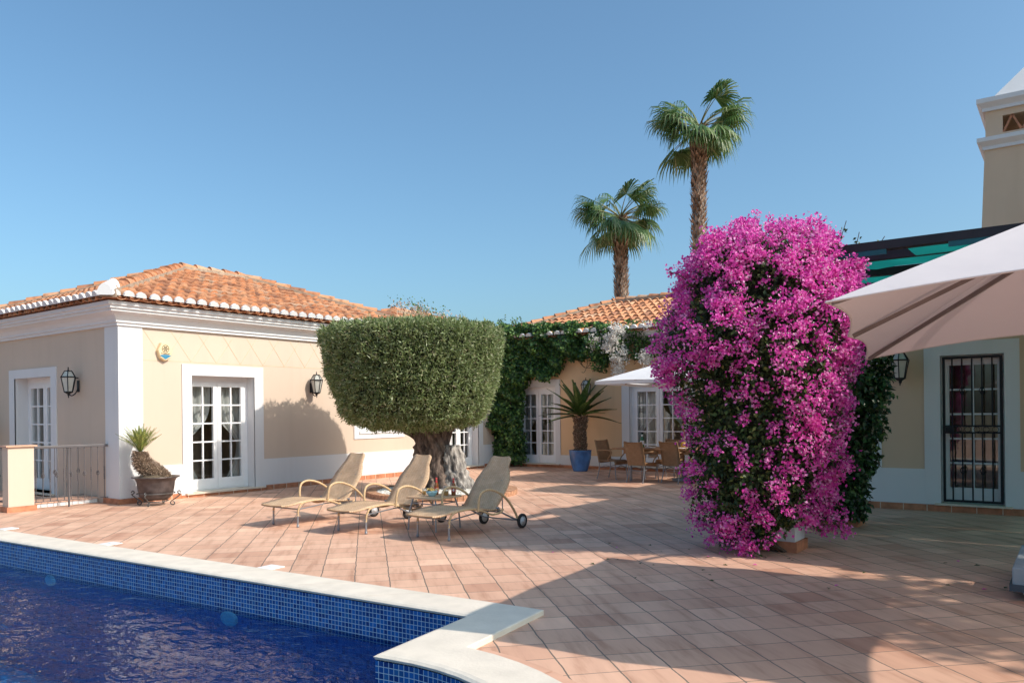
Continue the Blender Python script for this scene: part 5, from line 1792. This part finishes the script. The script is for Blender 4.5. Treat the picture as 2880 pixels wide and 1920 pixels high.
def make_lounger():
    t = thing('sun_lounger', (0, 0, 0), 'x', 'sun lounger', 'rattan sun loungers on the terrace')
    pr_ = smooth_path([(0, -.24, .325), (0, -.1, .335), (0, .12, .365), (0, .38, .37), (0, .62, .34), (0, .8, .315), (0, .96, .31)], 4)
    mb = MB(); ribbon(mb, [(p.y, p.z) for p in pr_], lambda u: .285 + .02 * u - .06 * max(0, (.06 - u) / .06) ** 2); mb.build('seat', M['rattan'], t)
    pb = smooth_path([(0, .86, .30), (0, .98, .43), (0, 1.11, .59), (0, 1.20, .725), (0, 1.265, .835), (0, 1.345, .96), (0, 1.36, .975)], 4)
    def wb_(u):
        base = np.interp(u, [0, .3, .55, .72, .8, .94, .98, 1.0], [.285, .30, .295, .235, .195, .18, .165, .13]); return float(base)
    mb = MB(); ribbon(mb, [(p.y, p.z) for p in pb], wb_); mb.build('backrest', M['rattan'], t)
    # rattan edge rails
    mb = MB()
    for s in (-1, 1):
        mb.tube(smooth_path([(s * .275, .0, .16), (s * .28, .01, .25), (s * .285, .06, .325), (s * .295, .18, .352), (s * .30, .4, .352), (s * .30, .62, .30), (s * .30, .78, .245), (s * .30, .95, .25), (s * .30, 1.02, .29)], 4), .0145, 7)
    mb.build('side_rails', M['rattan_tube'], t)
    for s in (-1, 1):
        mb = MB(); mb.tube(smooth_path([(s * .315, .50, .31), (s * .325, .50, .42), (s * .33, .53, .53), (s * .335, .62, .575), (s * .335, .75, .57), (s * .335, .92, .51), (s * .335, 1.08, .40), (s * .33, 1.22, .25), (s * .325, 1.29, .15)], 5), .0165, 8); mb.build('armrest', M['rattan_tube'], t)
        mb = MB(); mb.tube([(s * .275, .0, 0), (s * .275, .0, .2)], .0135, 8); mb.lathe([(.0, .0), (.018, .0), (.018, .035), (.0, .035)], (s * .275, 0, 0), 8); mb.build('leg', M['steel'], t)
    mb = MB()
    mb.tube([(-.275, 0, .255), (.275, 0, .255)], .010, 6)
    for s in (-1, 1):
        mb.tube(smooth_path([(s * .27, .93, .285), (s * .28, 1.05, .23), (s * .30, 1.25, .14), (s * .31, 1.37, .10)], 4), .0125, 7)
        mb.tube([(s * .16, 1.17, .66), (s * .19, 1.14, .24)], .008, 6)
        mb.tube([(s * .27, .0, .25), (s * .27, .5, .29), (s * .27, .93, .285)], .009, 6)
    mb.tube([(-.34, 1.37, .10), (.34, 1.37, .10)], .010, 7); mb.tube([(-.28, 1.02, .245), (.28, 1.02, .245)], .010, 7); mb.tube([(-.19, 1.14, .25), (.19, 1.14, .25)], .009, 6)
    mb.build('chassis', M['steel'], t)
    for s in (-1, 1):
        T = Matrix.Translation((s * .345, 1.37, .10)) @ Matrix.Rotation(R(90), 4, 'Y')
        mb = MB(T); mb.lathe([(.066, -.018), (.09, -.018), (.10, -.010), (.10, .010), (.09, .018), (.066, .018)], n=26); wl = mb.build('wheel', M['tyre'], t)
        mb = MB(T); mb.lathe([(.0, -.022), (.02, -.022), (.022, -.014), (.068, -.012), (.068, .012), (.022, .014), (.02, .022), (.0, .022)], n=22); mb.build('rim', M['rim'], wl)
        mb = MB(); mb.tube([(s * .29, .9, .315), (s * .325, .9, .315)], .016, 8); mb.build('hinge_bolt', M['steel'], t)
    return t


def dup(root, loc, rz, label, group=None):
    r_ = root.copy(); COL.objects.link(r_); r_.location = loc; r_.rotation_euler = (0, 0, rz); r_['label'] = label
    if group: r_['group'] = group
    for chd in list(root.children):
        c = chd.copy(); COL.objects.link(c); c.parent = r_
        for g_ in chd.children:
            d = g_.copy(); COL.objects.link(d); d.parent = c
    return r_


lg = make_lounger()
spots = [((-9.14, 7.08, 0), R(-1), 'honey rattan sun lounger farthest from the side table, nearest the villa'),
         ((-7.865, 7.17, 0), R(-2), 'honey rattan sun lounger in the middle, left of the drinks table'),
         ((-6.585, 7.35, 0), R(-3), 'honey rattan sun lounger right of the drinks table, partly in shade')]
lg.location = spots[0][0]; lg.rotation_euler = (0, 0, spots[0][1]); lg['label'] = spots[0][2]
for loc, rz, lab in spots[1:]: dup(lg, loc, rz, lab)

# side table and drinks
ST = Vector((-7.16, 8.02, 0))
tb = thing('side_table', ST, 'small square rattan topped side table between two loungers', 'side table')
mb = MB(); s_ = .27
vs = [(-s_, -s_, .425), (s_, -s_, .425), (s_, s_, .425), (-s_, s_, .425), (-s_, -s_, .45), (s_, -s_, .45), (s_, s_, .45), (-s_, s_, .45)]
mb.M = Matrix.Translation(ST)
fcs = [(0, 3, 2, 1), (4, 5, 6, 7), (0, 1, 5, 4), (1, 2, 6, 5), (2, 3, 7, 6), (3, 0, 4, 7)]
mb.add(vs, fcs, [[(vs[j][0] + vs[j][2], vs[j][1]) for j in f] for f in fcs]); mb.build('table_top', M['rattan'], tb, .006)
for sx in (-1, 1):
    for sy in (-1, 1):
        mb = MB(); mb.tube(smooth_path([ST + Vector((sx * .25, sy * .25, 0)), ST + Vector((sx * .235, sy * .235, .25)), ST + Vector((sx * .20, sy * .20, .425))], 3), .0115, 7); mb.build('leg', M['steel'], tb)
mb = MB()
for sx, sy, ex, ey in ((-1, -1, 1, -1), (1, -1, 1, 1), (1, 1, -1, 1), (-1, 1, -1, -1)): mb.tube([ST + Vector((sx * .215, sy * .215, .36)), ST + Vector((ex * .215, ey * .215, .36))], .008, 6)
mb.build('stretcher', M['steel'], tb)
M['amber'] = plain('amber_bottle_glass', (.20, .065, .012), .08, var=.2, spec=.7)
M['red'] = plain('red_label', (.45, .03, .03), .5); M['beer'] = plain('pale_lager', (.62, .30, .04), .15, var=.1, spec=.6)


def bottle(loc, mat, label, s=1.0, cat='bottle', lab=None, group=None):
    loc = Vector(loc); t = thing('bottle', loc, label, cat, group)
    mb = MB(); mb.lathe([(q[0] * s, q[1] * s) for q in [(.0, 0), (.030, 0), (.031, .01), (.031, .125), (.027, .148), (.014, .175), (.0125, .225), (.0, .225)]], loc, 18); mb.build('glass_body', mat, t)
    mb = MB(); mb.lathe([(q[0] * s, q[1] * s) for q in [(.0145, .212), (.0148, .235), (.0, .236)]], loc, 14); mb.build('cap', M['red'] if lab is None else M['iron'], t)
    mb = MB(); mb.lathe([(.0315 * s, .045 * s), (.0318 * s, .05 * s), (.0318 * s, .10 * s), (.0315 * s, .105 * s)], loc, 18); mb.lathe([(.0165 * s, .172 * s), (.0137 * s, .20 * s)], loc, 14); mb.build('paper_label', lab or M['red'], t)
    # pale oval emblem on the label
    if lab is None:
        d = (Vector((0, 0, 0)) - loc); d.z = 0; d.normalize()
        c = loc + d * .0326 + Vector((0, 0, .074)); sd = d.cross(Vector((0, 0, 1)))
        mb = MB(); mb.add([c + sd * (.014 * math.cos(2 * PI * k / 12)) + Vector((0, 0, .02 * math.sin(2 * PI * k / 12))) for k in range(12)], [tuple(range(12))]); mb.build('label_emblem', M['pvc'], t)
    return t


zt_ = .451
def onT(dx, dd): return ST + CX * dx + CD * dd + Vector((0, 0, zt_))
bottle(onT(.02, .12), M['amber'], 'amber beer bottle with red label behind the blue bowl')
bottle(onT(.265, .02), M['amber'], 'amber beer bottle with red label at the right end of the side table')
M['clear'] = glassmat('clear_glass', (.92, .94, .93))


def tumbler(loc, label, h=.11, r_=.034, fill=.55, mat=None, group=None):
    loc = Vector(loc); t = thing('drinking_glass', loc, label, 'glass', group)
    mb = MB(); mb.lathe([(.0, .0), (r_ * .88, .0), (r_, h), (r_ * .93, h), (r_ * .82, .01), (.0, .008)], loc, 18); mb.build('tumbler', M['clear'], t)
    if fill:
        mb = MB(); mb.lathe([(.0, .009), (r_ * .81, .0095), (r_ * (.81 + .1 * fill), h * fill), (.0, h * fill)], loc, 16); mb.build('drink', mat or M['beer'], t)
    return t


tumbler(onT(.17, -.07), 'large tumbler of beer between the two amber bottles', .135, .04, .5)
tumbler(onT(-.14, .06), 'small tumbler of beer left of the blue bowl', .10, .032, .6)
bl = thing('snack_bowl', onT(-.02, -.08), 'pale blue bowl on the side table filled with crisps', 'bowl')
mb = MB(); mb.lathe([(.0, .0), (.04, .0), (.045, .008), (.075, .05), (.082, .075), (.078, .075), (.07, .052), (.0, .045)], onT(-.02, -.08), 24); mb.build('bowl_shell', plain('pale_blue_glaze', (.30, .52, .60), .3, var=.06), bl)
P = np.array([onT(-.02, -.08) + Vector((random.uniform(-.055, .055), random.uniform(-.055, .055), .065 + random.uniform(0, .035))) for k in range(60)])
cr_ = leaves('crisps', foliage('crisp', [(0, (.55, .36, .10)), (1, (.75, .56, .22))], .7, .1), None, P, rv(60) * np.array([1, 1, .3]), rv(60) + np.array([0, 0, 1]), np.full(60, .04), np.full(60, .032), .2, .5)
rebase(cr_, tuple(onT(-.02, -.08) + Vector((0, 0, .06)))); tag(cr_, 'heap of golden crisps in the pale blue bowl', 'crisps')

# ------------------------------------------------------------------ dining set
DT = Vector((-7.42, 16.2, 0))
dt = thing('dining_table', DT, 'long teak dining table laid for a meal under the white umbrella', 'dining table')
mb = MB()
for k in range(9):
    y0 = DT.y - .475 + k * .1065; mb.box(DT.x - 1.2, DT.x + 1.2, y0, y0 + .1, .715, .745)
mb.build('table_top', M['wood'], dt, .004)
mb = MB(); mb.box(DT.x - .95, DT.x + .95, DT.y - .40, DT.y - .37, .62, .714); mb.box(DT.x - .95, DT.x + .95, DT.y + .37, DT.y + .40, .62, .714); mb.box(DT.x - .95, DT.x - .92, DT.y - .37, DT.y + .37, .62, .714); mb.box(DT.x + .92, DT.x + .95, DT.y - .37, DT.y + .37, .62, .714)
mb.build('apron', M['wood'], dt)
for sx in (-1, 1):
    for sy in (-1, 1):
        mb = MB(); mb.tube([DT + Vector((sx * .80, sy * .34, 0)), DT + Vector((sx * .80, sy * .34, .715))], .032, 10); mb.build('leg', M['steel'], dt)


def make_chair():
    """local: faces +y (back at -y)"""
    t = thing('wicker_chair', (0, 0, 0), 'x', 'chair', 'wicker chairs round the dining table')
    pr_ = smooth_path([(0, -.22, .455), (0, -.05, .44), (0, .12, .445), (0, .22, .44), (0, .255, .40), (0, .255, .34)], 4)
    mb = MB(); ribbon(mb, [(p.y, p.z) for p in pr_], lambda u: .245); mb.build('seat', M['wicker'], t)
    pb = smooth_path([(0, -.20, .38), (0, -.225, .55), (0, -.26, .72), (0, -.315, .90)], 5)
    mb = MB(); ribbon(mb, [(p.y, p.z) for p in pb][::-1], lambda u: .24 - .005 * u); mb.build('backrest', M['wicker'], t)
    mb = MB()
    for s in (-1, 1): mb.tube(smooth_path([(s * .245, -.2, .40), (s * .25, -.225, .55), (s * .252, -.26, .72), (s * .25, -.315, .905)], 4), .013, 6)
    mb.tube(smooth_path([(-.25, -.315, .905), (-.12, -.325, .885), (0, -.33, .88), (.12, -.325, .885), (.25, -.315, .905)], 4), .012, 6)
    mb.build('back_frame', M['wicker_tube'], t)
    for s in (-1, 1):
        mb = MB(); mb.tube(smooth_path([(s * .255, -.25, .665), (s * .285, -.1, .685), (s * .29, .1, .68), (s * .285, .17, .655), (s * .275, .165, .60), (s * .262, .08, .50), (s * .25, .06, .44)], 5), .014, 7); mb.build('armrest', M['wicker_tube'], t)
        mb = MB(); mb.tube(smooth_path([(s * .225, .235, .40), (s * .228, .245, .2), (s * .235, .27, 0)], 4), .0115, 7); mb.build('leg', M['steel'], t)
        mb = MB(); mb.tube(smooth_path([(s * .225, -.20, .42), (s * .228, -.215, .2), (s * .235, -.27, 0)], 4), .0115, 7); mb.build('leg', M['steel'], t)
    mb = MB()
    mb.tube(smooth_path([(-.227, .24, .26), (0, .24, .31), (.227, .24, .26)], 5), .008, 6); mb.tube([(-.227, -.21, .27), (.227, -.21, .27)], .008, 6)
    for s in (-1, 1): mb.tube(smooth_path([(s * .227, -.21, .27), (s * .225, 0, .32), (s * .227, .24, .27)], 5), .008, 6)
    mb.build('stretcher', M['steel'], t)
    return t


chair = make_chair()
cs_ = [((-8.86, 16.16, 0), R(-96), 'brown wicker armchair at the left end of the dining table'),
       ((-7.84, 15.68, 0), R(-14), 'brown wicker armchair nearest the blue pot on the near side of the table'),
       ((-7.14, 15.98, 0), R(-16), 'brown wicker armchair on the near side half hidden by magenta blooms'),
       ((-7.75, 16.92, 0), R(178), 'brown wicker armchair on the far side with its back to the glass door'),
       ((-6.95, 16.95, 0), R(184), 'brown wicker armchair on the far side behind the juice jug'),
       ((-5.95, 16.25, 0), R(90), 'brown wicker armchair at the far right end of the table behind the bougainvillea')]
chair.location = cs_[0][0]; chair.rotation_euler = (0, 0, cs_[0][1]); chair['label'] = cs_[0][2]
for loc, rz, lab in cs_[1:]: dup(chair, loc, rz, lab)
TZ = .746
M['green_glass'] = plain('green_bottle_glass', (.01, .14, .06), .1, var=.2, spec=.7); M['juice'] = plain('orange_juice', (.70, .36, .03), .3)
bottle((-8.15, 16.3, TZ), M['green_glass'], 'tall green water bottle on the dining table', 1.45, lab=M['pvc'])
tumbler((-8.42, 15.98, TZ), 'short glass of orange juice at the left end of the dining table', .12, .04, .55, M['juice'])
tumbler((-7.22, 16.0, TZ), 'tumbler of orange juice beside the bread basket on the dining table', .14, .042, .5, M['juice'])
jg = thing('juice_jug', (-7.1, 16.2, TZ), 'clear glass jug of orange juice in the middle of the dining table', 'jug')
mb = MB(); mb.lathe([(.0, .0), (.055, .0), (.06, .05), (.055, .2), (.06, .23), (.056, .23), (.05, .2), (.0, .01)], (-7.1, 16.2, TZ), 20); mb.build('jug_body', M['clear'], jg)
mb = MB(); mb.lathe([(.0, .012), (.048, .012), (.054, .05), (.05, .13), (.0, .13)], (-7.1, 16.2, TZ), 18); mb.build('juice', M['juice'], jg)
mb = MB(); mb.tube(smooth_path([(-7.045, 16.2, TZ + .19), (-6.99, 16.2, TZ + .16), (-6.99, 16.2, TZ + .08), (-7.04, 16.2, TZ + .05)], 4), .008, 6); mb.build('handle', M['clear'], jg)
bk_ = thing('bread_basket', (-7.5, 16.15, TZ), 'orange brown bread basket on the dining table', 'basket')
mb = MB(); mb.lathe([(.0, .0), (.09, .0), (.13, .07), (.125, .07), (.085, .012), (.0, .01)], (-7.5, 16.15, TZ), 20); mb.build('basket_body', M['wicker_tube'], bk_)
br_ = MB(); br_.lathe([(.0, .0), (.05, .01), (.06, .05), (.035, .085), (.0, .09)], (-7.53, 16.13, TZ + .02), 14)
o = br_.build('bread_roll', plain('bread_crust', (.48, .20, .07), .7, var=.2)); rebase(o, (-7.53, 16.13, TZ + .02)); tag(o, 'round crusty bread roll in the basket on the dining table', 'bread')
for k, (x, y, lab) in enumerate(((-8.3, 16.15, 'white plate near the left end of the dining table'), (-7.75, 15.9, 'white plate in front of the near left chair'), (-7.0, 15.9, 'white plate in front of the half hidden near chair'))):
    mb = MB(); mb.lathe([(.0, .004), (.08, .004), (.125, .018), (.125, .022), (.08, .010), (.0, .010)], (x, y, TZ), 24); o = mb.build('plate', M['pvc']); rebase(o, (x, y, TZ)); tag(o, lab, 'plate', 'plates on the dining table')

# ------------------------------------------------------------------ fallen leaves
kinds = [('fallen_leaf', M['bgleaf'], 'small dry leaf lying on the paving near the bougainvillea', 'leaf'), ('fallen_petal', M['bract'], 'magenta petal fallen on the paving near the bougainvillea', 'petal')]
protos = {}
for k in range(34):
    i = 0 if k % 4 else 1
    nm, mt, lab, cat = kinds[i]
    if i not in protos:
        mb = MB(); mb.add([(0, -.03, .004), (.018, 0, .012), (0, .03, .006), (-.018, 0, .012)], [(0, 1, 2, 3)]); o = mb.build(nm, mt); protos[i] = o
    else:
        o = protos[i].copy(); COL.objects.link(o)
    a = random.uniform(-2.2, .9); d_ = random.uniform(.8, 3.2)
    p = BX + CX * (math.sin(a) * d_ + .5) - CD * (math.cos(a) * d_ * .6 + .3)
    o.location = (p.x, p.y, 0); o.rotation_euler = (random.uniform(-.2, .2), random.uniform(-.2, .2), random.uniform(0, 6)); s_ = random.uniform(.6, 1.1); o.scale = (s_, s_, s_)
    tag(o, lab, cat, 'dry leaves on the paving' if i == 0 else 'petals on the paving')

# ------------------------------------------------------------------ trees beyond the right edge (their shade falls into the picture)
def shade_tree(base, h, cr, n_, label, seed):
    base = Vector(base); t = thing('shade_tree', base, label, 'tree')
    mb = MB(); mb.tube(smooth_path([base, base + Vector((.1, .05, h * .35)), base + Vector((0, .1, h * .7)), base + Vector((.05, 0, h))], 6), [.22, .2, .19, .18, .18, .17, .16, .15, .14, .13, .12, .11, .1, .09, .08, .07, .06, .05, .04], 10)
    cc = base + Vector((0, 0, h))
    for k in range(9):
        v = Vector(rv(1)[0]); v.z = abs(v.z) * .6
        mb.tube([base + Vector((0, 0, h * random.uniform(.5, .8))), cc + v * cr * .8], [.06, .02], 6)
    mb.build('trunk', M['bark'], t)
    q = rv(n_) * (rng.random((n_, 1)) ** .4) * np.array([cr, cr, cr * .75])
    P = np.array(cc) + q
    keep = lump(P, 1.6, seed) > -.12
    P = P[keep]; m_ = len(P)
    leaves('crown', M['darkleaf'], t, P, rv(m_), rv(m_), rng.uniform(.10, .2, m_), rng.uniform(.07, .12, m_))
    return t


shade_tree((6.2, 8.2, 0), 5.1, 1.6, 7500, 'leafy shade tree beyond the right edge of the terrace', 2.0)
shade_tree((11.5, 11.5, 0), 6.5, 2.6, 9000, 'taller leafy tree farther right beyond the terrace', 4.0)
